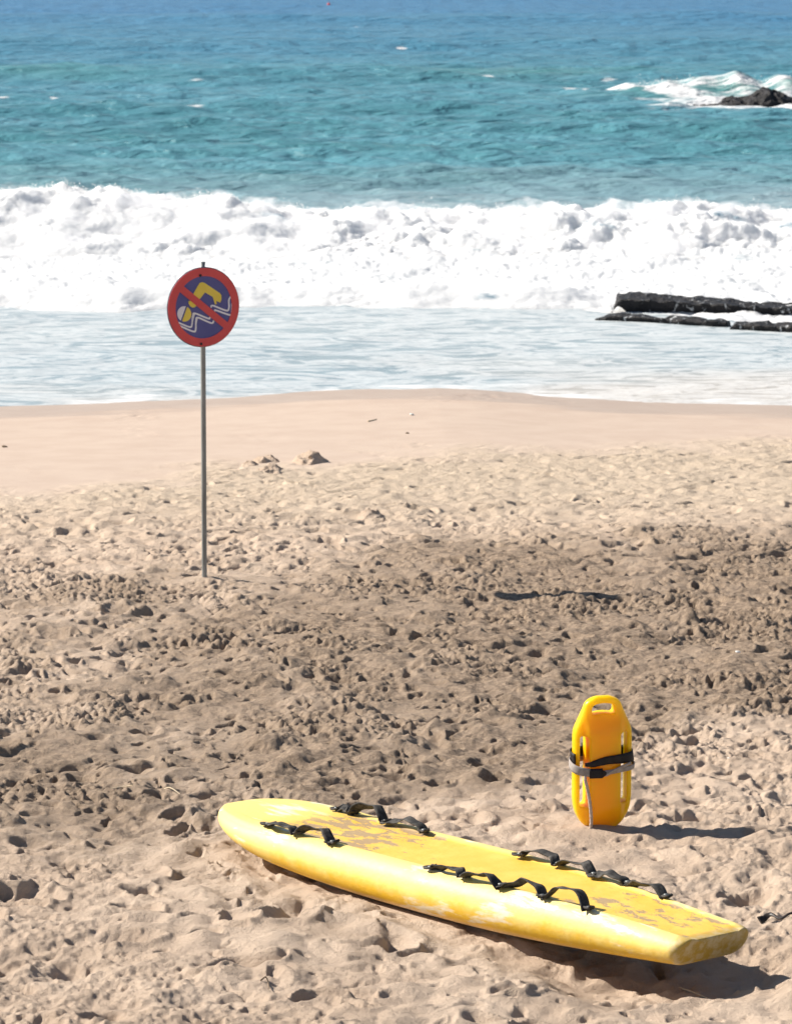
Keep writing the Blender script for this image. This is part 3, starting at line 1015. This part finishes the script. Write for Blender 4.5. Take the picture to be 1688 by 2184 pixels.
def ledge(hx, hy, hz, lx, taper=0.0):
    def f(X, Y, Z, s):
        top = hz * (0.86 + 0.14 * fbm(X * 1.3, Y * 2, Z * 0 + s, 3)) * smooth(-hx, -hx + lx, X + 0.1 * Y) ** 0.5
        top = top * (0.80 + 0.20 * smooth(-hy, hy, Y)) * (1 - taper * smooth(-hx, hx, X)) + 0.02
        steps = 0.055 * np.abs(((X * 1.9 + 2.2 * fbm(X * 1.1, Y, Z + s, 3)) % 1.0) - 0.5) + 0.03 * np.abs(fbm(X * 2.3, Y * 2, Z + s, 2))
        under = np.maximum(top - Z, 0)
        d = np.maximum.reduce([(Z - top + steps) * 0.8, Y - hy, -Y - hy + 0.45 * under, X - hx, -X - hx + 1.1 * under])
        return d - 0.006 + 0.034 * fbm(X * 4.2, Y * 4.2, Z * 7 + s, 4, billow=True)
    return f


rock_mesh('rock', (2.1, 1.0, 0.9), 0.035, 2.0, far_rock, 'jagged black rock far out in the sea with white water breaking round it', (rock_p.x - 0.25, rock_p.y + 0.6, 0.02), 0, 'rock', -1.0)


def place_ledge(pxa, pya, pxb, pyb, hy, hz, lx, label, seed, ext=2.0, taper=0.0):
    a, b = on_sea(pxa, pya), on_sea(pxb, pyb)
    d = b - a
    ln = d.length + ext
    ang = math.atan2(d.y, d.x)
    u = d.normalized()
    c = a + u * ln / 2 + Vector((-u.y, u.x, 0)) * hy
    rock_mesh('reef_ledge', (ln / 2 + 0.05, hy + 0.12, hz + 0.1), 0.024, seed, ledge(ln / 2, hy, hz, lx, taper), label, (c.x, c.y, 0), ang, 'reef rock', 0.55, 'dark flat reef ledges in the surf at the right')


place_ledge(1302, 667, 1688, 674, 0.26, 0.255, 0.10, 'tallest and longest dark reef ledge, behind the two low ones, streaked with running white water', 5.0, 2.0, 0.86)
place_ledge(1264, 684, 1548, 699, 0.10, 0.10, 0.25, 'low thin dark reef ledge reaching farthest left, in front of the tall one', 9.0, 0.0)
place_ledge(1552, 704, 1700, 712, 0.12, 0.115, 0.10, 'short low dark reef ledge nearest the beach at the right edge of the surf', 14.0, 1.5)

# distant red marker buoy
bp = on_sea(701, 11)
t = tag(empty('marker_buoy', (bp.x, bp.y, 0)), 'tiny red marker buoy floating far out on the open sea', 'buoy')
bm = bmesh.new()
prof = [(0.0, -0.12), (0.10, -0.10), (0.13, 0.0), (0.12, 0.07), (0.07, 0.13), (0.03, 0.15), (0.03, 0.20), (0.0, 0.21)]
vs = [bm.verts.new((r, 0, z)) for r, z in prof]
es = [bm.edges.new((vs[i], vs[i + 1])) for i in range(len(vs) - 1)]
bmesh.ops.spin(bm, geom=vs + es, cent=(0, 0, 0), axis=(0, 0, 1), angle=2 * math.pi, steps=16)
bmesh.ops.remove_doubles(bm, verts=bm.verts, dist=1e-5)
bmesh.ops.recalc_face_normals(bm, faces=bm.faces)
bm_obj('float', bm, M_BUOY, t)

# ---------------------------------------------------------------- no-swimming sign
pole_p.z = ground(pole_p.x, pole_p.y)
sg = tag(empty('no_swimming_sign', pole_p), 'round red and blue no swimming sign on a thin grey pole stuck in the sand', 'sign')
ptop = depth_z(433, 560, pole_p.y) - pole_p.z
sc_y = pole_p.y - 0.03
zc = depth_z(438, 655, sc_y) - pole_p.z
px_c = (438 - 436) / F * pole_p.y
lean = 0.005
pole_r = 0.0175
bm = tube([(lean * z, 0.004 * math.sin(z * 2), z) for z in np.linspace(-0.3, ptop, 24)], pole_r, 16)
bm_obj('pole', bm, M_STEEL, sg)
bm = tube([(lean * (ptop - 0.004), 0, ptop - 0.012), (lean * ptop, 0, ptop + 0.006)], pole_r * 1.06, 16)
bm_obj('pole_cap', bm, M_STEEL, sg)
RAD = 0.5 * 172 / F * math.sqrt(pole_p.y ** 2 + 4) * 1.0
YAW = math.radians(30)
face = bpy.data.objects.new('sign_panel', None)


def disc_bm(r, y0, y1, n=96, bev=0.002):
    bm = bmesh.new()
    prof = [(0, y1), (r - bev, y1), (r, y1 - bev), (r, y0 + bev), (r - bev, y0), (0, y0)]
    rings = []
    for rr, yy_ in prof:
        if rr == 0: rings.append([bm.verts.new((0, yy_, 0))])
        else: rings.append([bm.verts.new((rr * math.cos(2 * math.pi * k / n), yy_, rr * math.sin(2 * math.pi * k / n))) for k in range(n)])
    for a, b in zip(rings[:-1], rings[1:]):
        for k in range(n):
            k2 = (k + 1) % n
            if len(a) == 1: bm.faces.new((a[0], b[k], b[k2]))
            elif len(b) == 1: bm.faces.new((a[k], b[0], a[k2]))
            else: bm.faces.new((a[k], b[k], b[k2], a[k2]))
    bmesh.ops.recalc_face_normals(bm, faces=bm.faces)
    return bm


def ring_bm(r0, r1, y0, y1, n=96):
    bm = bmesh.new()
    R = [[bm.verts.new((r * math.cos(2 * math.pi * k / n), y, r * math.sin(2 * math.pi * k / n))) for k in range(n)] for r, y in ((r0, y0), (r1, y0), (r1, y1), (r0, y1))]
    for i in range(4):
        a, b = R[i], R[(i + 1) % 4]
        for k in range(n):
            bm.faces.new((a[k], a[(k + 1) % n], b[(k + 1) % n], b[k]))
    bmesh.ops.recalc_face_normals(bm, faces=bm.faces)
    return bm


def poly_bm(polys, y0, y1):
    """flat cut-out shapes with a little thickness; polys are lists of (u, v) in units of the radius"""
    bm = bmesh.new()
    for pl in polys:
        f = [bm.verts.new((u * RAD, y0, v * RAD)) for u, v in pl]
        b = [bm.verts.new((u * RAD, y1, v * RAD)) for u, v in pl]
        bm.faces.new(f); bm.faces.new(b[::-1])
        n = len(pl)
        for k in range(n):
            bm.faces.new((f[k], f[(k + 1) % n], b[(k + 1) % n], b[k]))
    bmesh.ops.recalc_face_normals(bm, faces=bm.faces)
    return bm


def sp(x, y):            # a point read off the sign's face -> units of the radius
    return ((x - 805) / 615.0, -((y - 965) + 0.075 * (x - 805)) / 712.0)


def thick_line(pts, w):
    P = np.array(pts); out_l, out_r = [], []
    for i in range(len(P)):
        t = P[min(i + 1, len(P) - 1)] - P[max(i - 1, 0)]; t = t / (np.linalg.norm(t) + 1e-9)
        nrm = np.array([-t[1], t[0]])
        out_l.append(P[i] + nrm * w / 2); out_r.append(P[i] - nrm * w / 2)
    return [tuple(p) for p in out_l] + [tuple(p) for p in out_r[::-1]]


panel = bm_obj('sign_panel', disc_bm(RAD, 0.0, 0.004), M_STEEL, sg)
panel.location = (px_c + lean * zc, -0.030, zc)
panel.rotation_euler.z = YAW
bm_obj('face_plate', disc_bm(RAD * 0.985, -0.0025, -0.0005), M_BLUE, panel)
bm_obj('red_ring', ring_bm(RAD * 0.775, RAD * 0.98, -0.0065, -0.0030), M_RED, panel)
a = math.radians(141)
slash = []
for s_, off_ in ((1, 1), (1, -1), (-1, -1), (-1, 1)):
    slash.append((s_ * 0.79 * math.cos(a) - off_ * 0.088 * math.sin(a), s_ * 0.79 * math.sin(a) + off_ * 0.088 * math.cos(a)))
slash = [(u - 0.005, v + 0.005) for u, v in slash]
bm_obj('slash', poly_bm([slash], -0.0080, -0.0070), M_RED, panel)
# swimmer: bent arm and torso, shoulder below the slash, half of the head
arm = [sp(*p) for p in ((625, 745), (700, 600), (740, 535), (785, 520), (830, 535), (1080, 710), (1108, 750), (1108, 830), (1085, 880), (1020, 850), (1025, 905), (1000, 915), (960, 780), (830, 700), (740, 820))]
sho = [sp(*p) for p in ((548, 858), (600, 850), (680, 940), (650, 965), (615, 972), (580, 950), (552, 905))]
hd = (480, 1085); hrx, hry = 112, 135
q1 = [sp(hd[0] + hrx * math.cos(t), hd[1] - hry * math.sin(t)) for t in np.linspace(math.radians(66), math.radians(-112), 22)]
q2 = [sp(hd[0] - 10 + hrx * math.cos(t), hd[1] - 2 - hry * math.sin(t)) for t in np.linspace(math.radians(74), math.radians(240), 22)]
bm_obj('swimmer_symbol', poly_bm([arm, sho, q1], -0.0055, -0.0030), M_YEL, panel)
bm_obj('cap_symbol', poly_bm([q2], -0.0055, -0.0030), M_WHITE, panel)
waves = []
for pts in ([(360, 1232), (560, 1315), (602, 1275), (622, 1110), (660, 1075), (880, 1165), (910, 1140)],
            [(385, 1290), (625, 1395), (665, 1345), (672, 1190), (710, 1150), (930, 1245), (975, 1200)],
            [(925, 965), (965, 935), (1190, 1022), (1235, 970), (1235, 840), (1265, 775)],
            [(990, 1030), (1015, 1018), (1250, 1100), (1282, 1050), (1290, 890)]):
    c = catmull([sp(*p) for p in pts], 40)
    waves.append(thick_line(c, 0.042))
for w in waves:
    bm_obj('wave_symbol', poly_bm([w], -0.0055, -0.0030), M_WHITE, panel)
for v in (0.80, -0.91):
    bm = tube([(-0.025, -0.0095, v * RAD), (-0.025, -0.014, v * RAD)], 0.009, 10)
    bm_obj('bolt', bm, M_BOLT, panel)

# ---------------------------------------------------------------- rescue can
can_z = ground(can_p.x, can_p.y) - 0.048
CH, CWD = 0.618, 0.258
CYAW = math.radians(13)
rc = tag(empty('rescue_can', (can_p.x, can_p.y, can_z)), 'upright yellow orange rescue can standing in the sand with black and grey straps', 'rescue buoy')
rc.rotation_euler = (math.radians(1.5), math.radians(-0.6), CYAW)
cell = 0.0032
xs = np.arange(-0.15, 0.15, cell); ysr = np.arange(-0.085, 0.085, cell); zs = np.arange(-0.02, CH + 0.02, cell)
X, Y, Z = np.meshgrid(xs, ysr, zs, indexing='ij')
hw = np.interp(zs, CH - np.array([0.618, 0.606, 0.585, 0.555, 0.52, 0.49, 0.45, 0.30, 0.18, 0.142, 0.115, 0.085, 0.055, 0.030, 0.012, 0.003, 0.0])[::1],
               [0.030, 0.045, 0.066, 0.098, 0.116, 0.124, 0.129, 0.129, 0.129, 0.126, 0.115, 0.102, 0.089, 0.081, 0.065, 0.043, 0.010])
k = np.exp(-0.5 * (np.arange(-6, 7) / 2.2) ** 2); k /= k.sum()
hw = np.convolve(np.pad(hw, 6, mode='edge'), k, mode='valid')
HWX = hw[None, None, :]
d2 = (np.abs(X) - HWX) * 0.88
d2 = np.maximum(d2, np.maximum(Z - CH, -Z))
core = 1 - smooth(0.066, 0.104, np.abs(X))
vert = (1 - smooth(CH - 0.17, CH - 0.03, Z)) * smooth(0.0, 0.15, Z)
th = 0.024 + vert * (0.010 + 0.028 * core * (1 - 0.25 * (X / 0.1) ** 2))
dy_ = np.abs(Y) - th
rd = 0.020
V = np.minimum(np.maximum(d2 + rd, dy_ + rd), 0) + np.sqrt(np.maximum(d2 + rd, 0) ** 2 + np.maximum(dy_ + rd, 0) ** 2) - rd


def rbox(x, z, hx, hz, r):
    qx, qz = np.abs(x) - hx + r, np.abs(z) - hz + r
    return np.sqrt(np.maximum(qx, 0) ** 2 + np.maximum(qz, 0) ** 2) + np.minimum(np.maximum(qx, qz), 0) - r


holes = np.minimum(rbox(X - 0.088, Z - (CH - 0.315), 0.017, 0.158, 0.012), rbox(X + 0.088, Z - (CH - 0.325), 0.018, 0.158, 0.012))
hh = rbox(X + 0.002, Z - (CH - 0.050) + 0.9 * X ** 2 * 4, 0.050, 0.0205, 0.016)
holes = np.minimum(holes, hh)
# smooth subtraction rounds the lips of the holes
kk = 0.009
hsub = -holes
tt = np.clip(0.5 + 0.5 * (V - hsub) / kk, 0, 1)
V = hsub * (1 - tt) + V * tt + kk * tt * (1 - tt)
co, q = surface_nets(V, (xs[0], ysr[0], zs[0]), cell)
me = bpy.data.meshes.new('body'); fill(me, co, q)
link('body', me, M_CAN, rc)


def belt(z_front, z_back, t0, t1, width, off, n=60, wob=0.0, seed=0):
    """path round the can: angle 0 at the front middle, positive to the right"""
    P, S = [], []
    for i, t in enumerate(np.linspace(t0, t1, n)):
        a = math.radians(t)
        sx, cy = math.sin(a), math.cos(a)
        r = (abs(sx / (0.131 + off)) ** 3.0 + abs(cy / (0.062 + off)) ** 3.0) ** (-1 / 3.0)
        x, yv = r * sx, -r * cy
        zz = z_front(t) + wob * math.sin(t * 0.09 + seed)
        P.append((x, yv, zz)); S.append((0.15 * sx * math.sin(t * 0.05 + seed), -0.15 * cy * math.sin(t * 0.05), 1))
    return ribbon(P, S, width, 0.004)


zt = lambda zoom: CH - (zoom - 215) / 2987.0        # heights read down the can
# wide black band: from the buckle up to the right and round the back to the left
bm = belt(lambda t: np.interp(t, [-62, -45, -25, 0, 40, 75, 120, 250, 285], [zt(1075), zt(1065), zt(1040), zt(1030), zt(1015), zt(1015), zt(1010), zt(990), zt(1010)]), None, -58, 285,
          [np.interp(t, [-58, -40, -15, 30, 70, 285], [0.014, 0.028, 0.033, 0.040, 0.046, 0.045]) for t in np.linspace(-58, 285, 90)], 0.004, 90, 0.001, 1)
bm_obj('black_strap', bm, M_BLACK, rc)
bm = belt(lambda t: np.interp(t, [-180, -110, -80, -60, -40, -10], [zt(1060), zt(1090), zt(1125), zt(1160), zt(1178), zt(1180)]), None, -180, -28, 0.036, 0.009, 50, 0.0005, 2)
bm_obj('grey_strap', bm, M_GREY, rc)
bm = belt(lambda t: np.interp(t, [-40, -10, 40, 75, 110, 180], [zt(1180), zt(1185), zt(1165), zt(1150), zt(1120), zt(1060)]), None, -22, 178, 0.020, 0.009, 50, 0.0008, 3)
bm_obj('grey_strap', bm, M_GREY, rc)
bm = belt(lambda t: np.interp(t, [-30, 0, 30, 60, 80], [zt(1215), zt(1205), zt(1150), zt(1085), zt(1062)]), None, -20, 62, 0.012, 0.0125, 36, 0.0008, 5)
bm_obj('grey_strap', bm, M_GREY, rc)
bm = belt(lambda t: np.interp(t, [-60, 0], [zt(1178), zt(1182)]), None, -46, -14, 0.042, 0.0145, 14, 0.0, 0)
bu = bm_obj('buckle', bm, M_BLACK, rc)
bm = belt(lambda t: np.interp(t, [-20, 10], [zt(1185), zt(1180)]), None, -16, -2, [0.036, 0.034, 0.028, 0.024, 0.016, 0.01], 0.017, 6, 0.0, 0)
bm_obj('strap_tail', bm, M_BLACK, rc)
# tow rope hanging down the front and into the sand
path = catmull([(-0.093, -0.060, zt(1210)), (-0.094, -0.070, zt(1262)), (-0.082, -0.067, zt(1400)), (-0.074, -0.066, zt(1530)), (-0.066, -0.064, zt(1700)), (-0.062, -0.058, zt(1850)), (-0.066, -0.056, zt(1980)), (-0.07, -0.06, zt(2080))], 60)
bm = tube(path, [0.0072 + 0.0008 * math.sin(i * 1.9) for i in range(60)], 10, 0.06)
bm_obj('tow_rope', bm, M_ROPE, rc)

# ---------------------------------------------------------------- rescue board
rb = tag(empty('rescue_board', (0, 0, 0)), 'long worn yellow rescue paddle board with black handle straps lying on the sand', 'rescue board')
rb.matrix_world = BM
half = [(0, 0), (0.30, 0.0), (0.55, 0.0), (0.74, 0.035), (0.88, 0.14), (0.965, 0.31), (1.0, 0.50), (0.985, 0.66), (0.94, 0.80), (0.86, 0.92), (0.77, 0.985), (0.70, 0.985), (0.655, 0.955), (0.60, 0.935), (0.30, 0.93), (0, 0.93)]
hs = catmull(half, 44)
sec = np.vstack([hs, (hs[::-1] * [-1, 1])[1:-1]])
ns = len(sec)
dx = np.concatenate([0.0006 + 0.45 * np.linspace(0, 1, 46) ** 2.2, np.linspace(0.45, L - 0.06, 120)[1:], L - 0.06 + 0.06 * np.sin(np.linspace(0, 1, 8)[1:] * math.pi / 2)])
co, dk, tl = [], [], []
for i, d in enumerate(dx):
    x = d - L / 2
    w, t, r0 = float(board_half(np.array(x))), float(board_thick(np.array(x))), float(board_rocker(np.array(x)))
    nk = min(1.0, d / 0.30); nk = (1 - (1 - nk) ** 2) ** 0.5
    e = max(0.0, (d - (L - 0.06)) / 0.06)
    sh = 1 - (1 - math.sqrt(max(0, 1 - e * e))) * 0.13
    zc_ = r0 + t * 0.55 * (1.0) 
    for (u, v) in sec:
        flat = 1 - 0.9 * max(0, min(1, (0.75 - d) / 0.6))          # the deck well dies out towards the nose
        vv = v
        if v > 0.9 and flat < 1: vv = v + (1 - flat) * (0.985 - v + 0.04 * (1 - u * u))
        tz = (vv - 0.55) * t * nk
        # tail is cut off square, leaning in below
        xx = x - (0.05 * (1 - vv) if d > L - 0.0605 else 0) * e
        ww = w * (sh if d > L - 0.06 else 1)
        tz2 = tz * (1 - (1 - sh) * 0.5)
        co.append((xx, u * ww, zc_ + tz2))
        m_ = max(0, min(1, (0.70 - abs(u)) / 0.05)) if v > 0.9 else 0
        m_ *= max(0, min(1, (d - 0.34) / 0.25)) if True else 1
        dk.append(m_); tl.append(e ** 0.5 if e > 0 else max(0, min(0.35, (d - L + 0.16) / 0.3)) * (1 if v < 0.9 else 0))
nr = len(dx)
q = []
for i in range(nr - 1):
    for k_ in range(ns):
        k2 = (k_ + 1) % ns
        q.append((i * ns + k_, (i + 1) * ns + k_, (i + 1) * ns + k2, i * ns + k2))
# caps
c0 = len(co); co.append((-L / 2 - 0.0005, 0, float(board_rocker(np.array(-L / 2))) + 0.55 * float(board_thick(np.array(-L / 2))))); dk.append(0); tl.append(0)
e0 = (nr - 1) * ns
last = np.array(co[e0:e0 + ns])
cm = last.mean(0)
inner0 = len(co)
for p in last:
    co.append(tuple(p * 0.9 + cm * 0.1 + np.array([0.003, 0, 0]))); dk.append(0); tl.append(1)
c1 = len(co); co.append(tuple(cm + np.array([0.004, 0, 0]))); dk.append(0); tl.append(1)
tri = []
for k_ in range(ns):
    k2 = (k_ + 1) % ns
    q.append((e0 + k_, inner0 + k_, inner0 + k2, e0 + k2))
    tri.append((c0, k_, k2)); tri.append((inner0 + k_, c1, inner0 + k2))
bm = bmesh.new()
vs = [bm.verts.new(c) for c in co]
for f in q + tri:
    fc = bm.faces.new([vs[i] for i in f]); fc.smooth = True
bmesh.ops.recalc_face_normals(bm, faces=bm.faces)
me = bpy.data.meshes.new('hull'); bm.to_mesh(me); bm.free()
for nm, v in (('deck', dk), ('tail', tl)):
    at = me.attributes.new(nm, 'FLOAT', 'POINT'); at.data.foreach_set('value', np.array(v, np.float32))
link('hull', me, M_BOARD, rb)


def on_deck(px, py):
    """local deck point under a view ray"""
    o = Vector((0, 0, HS)); d = ray(px, py)
    inv = BM.inverted()
    lo, ld = inv @ o, inv.to_3x3() @ d
    x = 0
    for _ in range(6):
        zt_ = float(board_rocker(np.array(x)) + board_thick(np.array(x)) * 0.97)
        p = lo + ld * ((zt_ - lo.z) / ld.z)
        x = p.x
    return p


def deck_z(x):
    return float(board_rocker(np.array(x)) + board_thick(np.array(x)) * (0.55 + 0.43))


STRAPLOG = []
groups = [  # anchors along each side, then arch heights
    ('near', [(570, 1764), (628, 1783), (688, 1806)], [0.032, 0.048]),
    ('far', [(703, 1733), (730, 1741), (818, 1758), (903, 1778)], [0.02, 0.060, 0.035]),
    ('near', [(880, 1864), (965, 1879), (1043, 1899), (1138, 1921), (1235, 1947)], [0.030, 0.038, 0.046, 0.062]),
    ('far', [(1098, 1831), (1188, 1849), (1265, 1871), (1337, 1889), (1419, 1917)], [0.042, 0.036, 0.028, 0.032]),
]
for side, pts, hts in groups:
    A = [on_deck(*p) for p in pts]
    sgn = -1 if side == 'near' else 1
    ym = np.mean([abs(p.y) / float(board_half(np.array(p.x))) for p in A])
    STRAPLOG.append((side, [(round(p.x, 2), round(p.y, 2)) for p in A], round(float(ym), 2)))
    for p in A:
        hw_ = float(board_half(np.array(p.x)))
        p.y = sgn * min(0.82, max(0.60, abs(p.y) / hw_)) * hw_
        p.z = deck_z(p.x)
    for i, hgt in enumerate(hts):
        a_, b_ = A[i], A[i + 1]
        n_ = 26
        skew = random.uniform(-0.62, -0.1)
        tw0 = random.uniform(-0.7, 0.5); tw1 = random.uniform(-0.9, 0.9)
        bow = random.uniform(-0.012, 0.02) * -sgn
        path, sd = [], []
        for t in np.linspace(0, 1, n_):
            tt_ = t + skew * t * (1 - t)
            hump = math.sin(math.pi * min(1, max(0, (tt_ - 0.06) / 0.88))) ** 0.7 if 0.06 < tt_ < 0.94 else 0.0
            p = a_.lerp(b_, t)
            p = p + Vector((0.012 * math.sin(2 * math.pi * t) * -1, bow * math.sin(math.pi * t), 0.004 + 0.9 * hgt * hump + 0.004 * math.sin(9 * t + i)))
            path.append(p + Vector((0, 0.006 * math.sin(11 * t + 2 * i), 0.005 * math.sin(16 * t + 3 * i) * math.sin(math.pi * t))))
            tw = tw0 * math.sin(math.pi * t) + tw1 * math.sin(2 * math.pi * t) * 0.6
            sd.append((0, math.cos(tw), math.sin(tw)))
        bm = ribbon(path, sd, [0.042 + 0.005 * math.sin(7 * t + i) for t in np.linspace(0, 1, n_)], 0.0045)
        st = bm_obj('handle_strap', bm, M_WEB, rb)
        # crumpled fixing tab and screw washer where the strap meets the deck
        for kx, an in ((0, a_), (1, b_)):
            if kx == 0 and i > 0: continue
            tl_ = random.uniform(0.020, 0.034)
            pp = [an + Vector((s * tl_, 0.004 * math.sin(s * 3 + i), 0.009 + (0.012 * max(0, s) ** 2 if random.random() < 0.6 else 0.002))) for s in np.linspace(-1, 1, 9)]
            bm = ribbon(pp, [(0, 1, random.uniform(-0.25, 0.25))] * 9, [0.038 - 0.010 * abs(s) for s in np.linspace(-1, 1, 9)], 0.007)
            bm_obj('strap_tab', bm, M_WEB, st)
            bm = tube([an + Vector((0, 0, 0.010)), an + Vector((0, 0, 0.016))], 0.008, 10)
            bm_obj('screw', bm, M_STEEL, st)


# ---------------------------------------------------------------- heaps of sand, wrack and litter
def heap(px, py, rx, ry, hz, seed, label):
    p = on_beach(px, py)
    cell = 0.012
    xs = np.arange(-rx * 1.3, rx * 1.3, cell); ysr = np.arange(-ry * 1.3, ry * 1.3, cell); zs = np.arange(-0.06, hz * 1.4, cell)
    X, Y, Z = np.meshgrid(xs, ysr, zs, indexing='ij')
    r2 = (X / rx) ** 2 + (Y / ry) ** 2
    V = (Z - hz * (np.clip(1 - r2, -0.6, 1)) * (0.75 + 0.5 * fbm(X * 5, Y * 5, Z * 0 + seed, 2))) * 0.6 + 0.035 * fbm(X * 9, Y * 9, Z * 9 + seed, 4, billow=True)
    V[0], V[-1], V[:, 0], V[:, -1], V[:, :, 0], V[:, :, -1] = (1,) * 6
    co, q = surface_nets(V, (xs[0], ysr[0], zs[0]), cell)
    me = bpy.data.meshes.new('sand_heap'); fill(me, co, q)
    for nm, v in (('damp', 0.35), ('firm', 0.0)):
        at = me.attributes.new(nm, 'FLOAT', 'POINT'); at.data.foreach_set('value', np.full(len(co), v, np.float32))
    o = link('sand_heap', me, M_SAND)
    o.location = (p.x, p.y, ground(p.x, p.y) - 0.005)
    tag(o, label, 'sand heap', 'small heaps of sand by the edge of the firm sand')


heap(662, 990, 0.16, 0.22, 0.125, 1.0, 'tallest of the small sand heaps, at the edge of the smooth wet sand')
heap(566, 988, 0.12, 0.2, 0.085, 3.0, 'rounded sand heap left of the tallest one with a dark hollow on its right')
heap(533, 994, 0.07, 0.16, 0.05, 5.0, 'smallest and leftmost sand heap at the edge of the wet sand')
heap(577, 1009, 0.11, 0.2, 0.06, 7.0, 'crumbly low sand heap lying nearest of the group by the wet sand')
heap(790, 1101, 0.09, 0.16, 0.06, 9.0, 'lone small sand heap out on the trampled sand right of the pole')


def litter(name, pts, r, mat, label, cat, group=None, lift=0.0):
    """little stick or strip lying on the sand; pts are places on the beach"""
    P = []
    for i, (px, py) in enumerate(pts):
        p = on_beach(px, py); P.append(Vector((p.x, p.y, ground(p.x, p.y) + r * 0.7 + lift * (i % 2))))
    o0 = P[0].copy()
    path = catmull([p - o0 for p in P], 14)
    bm = tube(path, [r * (1 - 0.4 * i / 13) for i in range(14)], 7, 0.12)
    o = bm_obj(name, bm, mat); o.location = o0
    return tag(o, label, cat, group)


litter('straw', [(344, 1983), (365, 1991), (386, 2000)] if False else [(344, 1689), (362, 1695), (387, 1704)], 0.0030, M_STRAW, 'pale dry straw lying on dark sand left of the board nose', 'straw', None, 0.004)
litter('straw', [(232, 1699), (262, 1694), (284, 1697)], 0.0030, M_STRAW, 'thin curved pale straw lying farthest left on dark sand', 'straw')
litter('twig', [(556, 2110), (566, 2106), (571, 2107), (574, 2123)], 0.0030, M_TWIG, 'tiny bent twig sticking up from pale sand in the foreground', 'twig', None, 0.012)
litter('twig', [(784, 910), (794, 908), (803, 906)], 0.008, M_STRAW, 'short thin stick lying on the smooth wet sand', 'twig')
litter('twig', [(1448, 2070), (1480, 2083), (1516, 2098)], 0.0035, M_STRAW, 'slim pale stick lying in the shadow under the board tail', 'twig')

# dark rubbery strip at the right edge, behind the board's tail
P = [on_beach(*p) for p in ((1618, 1978), (1640, 1974), (1664, 1981), (1690, 1979), (1730, 1986))]
for p in P: p.z = ground(p.x, p.y) + 0.014
o0 = P[0].copy()
pt = catmull([p - o0 for p in P], 26)
pt[3:12, 2] += 0.012 * np.sin(np.linspace(0, math.pi, 9))
bm = ribbon(pt, [(0.1, 0.75, 0.5 + 0.4 * math.sin(i * 0.4)) for i in range(26)], [0.030 * max(0.25, 1 - i / 14) for i in range(26)], 0.006)
wd = bm_obj('seaweed_strip', bm, M_WEED); wd.location = o0
tag(wd, 'dark glossy strip of seaweed lying on sand right of the board tail', 'seaweed')


def chip(px, py, r, label, mat=M_SHELL, nm='shell'):
    p = on_beach(px, py)
    bm = bmesh.new()
    bmesh.ops.create_icosphere(bm, subdivisions=2, radius=1.0)
    for v in bm.verts:
        a = math.atan2(v.co.y, v.co.x)
        v.co = Vector((v.co.x * r * (1 + 0.12 * math.cos(5 * a)), v.co.y * r * 0.75, (v.co.z * 0.35 + 0.12 * math.cos(9 * a) * abs(v.co.z)) * r))
    for f in bm.faces: f.smooth = True
    o = bm_obj(nm, bm, mat)
    o.location = (p.x, p.y, ground(p.x, p.y) + r * 0.2)
    o.rotation_euler = (0.25, 0.3, random.uniform(0, 3))
    tag(o, label, nm)


chip(1573, 1393, 0.020, 'white shell fragment on dark sand near the right edge')
chip(1553, 1387 + 238, 0.010, 'tiny white shell chip on trampled sand right of the rescue can')
chip(878, 897, 0.035, 'white shell lying alone on the smooth wet sand')
chip(868, 934, 0.024, 'small dark pebble on the smooth wet sand below the white shell', M_TWIG, 'pebble')
chip(10, 950, 0.030, 'dark pebble on the smooth wet sand at the far left', M_TWIG, 'pebble')
print('STRAPS', STRAPLOG, round(L, 3))
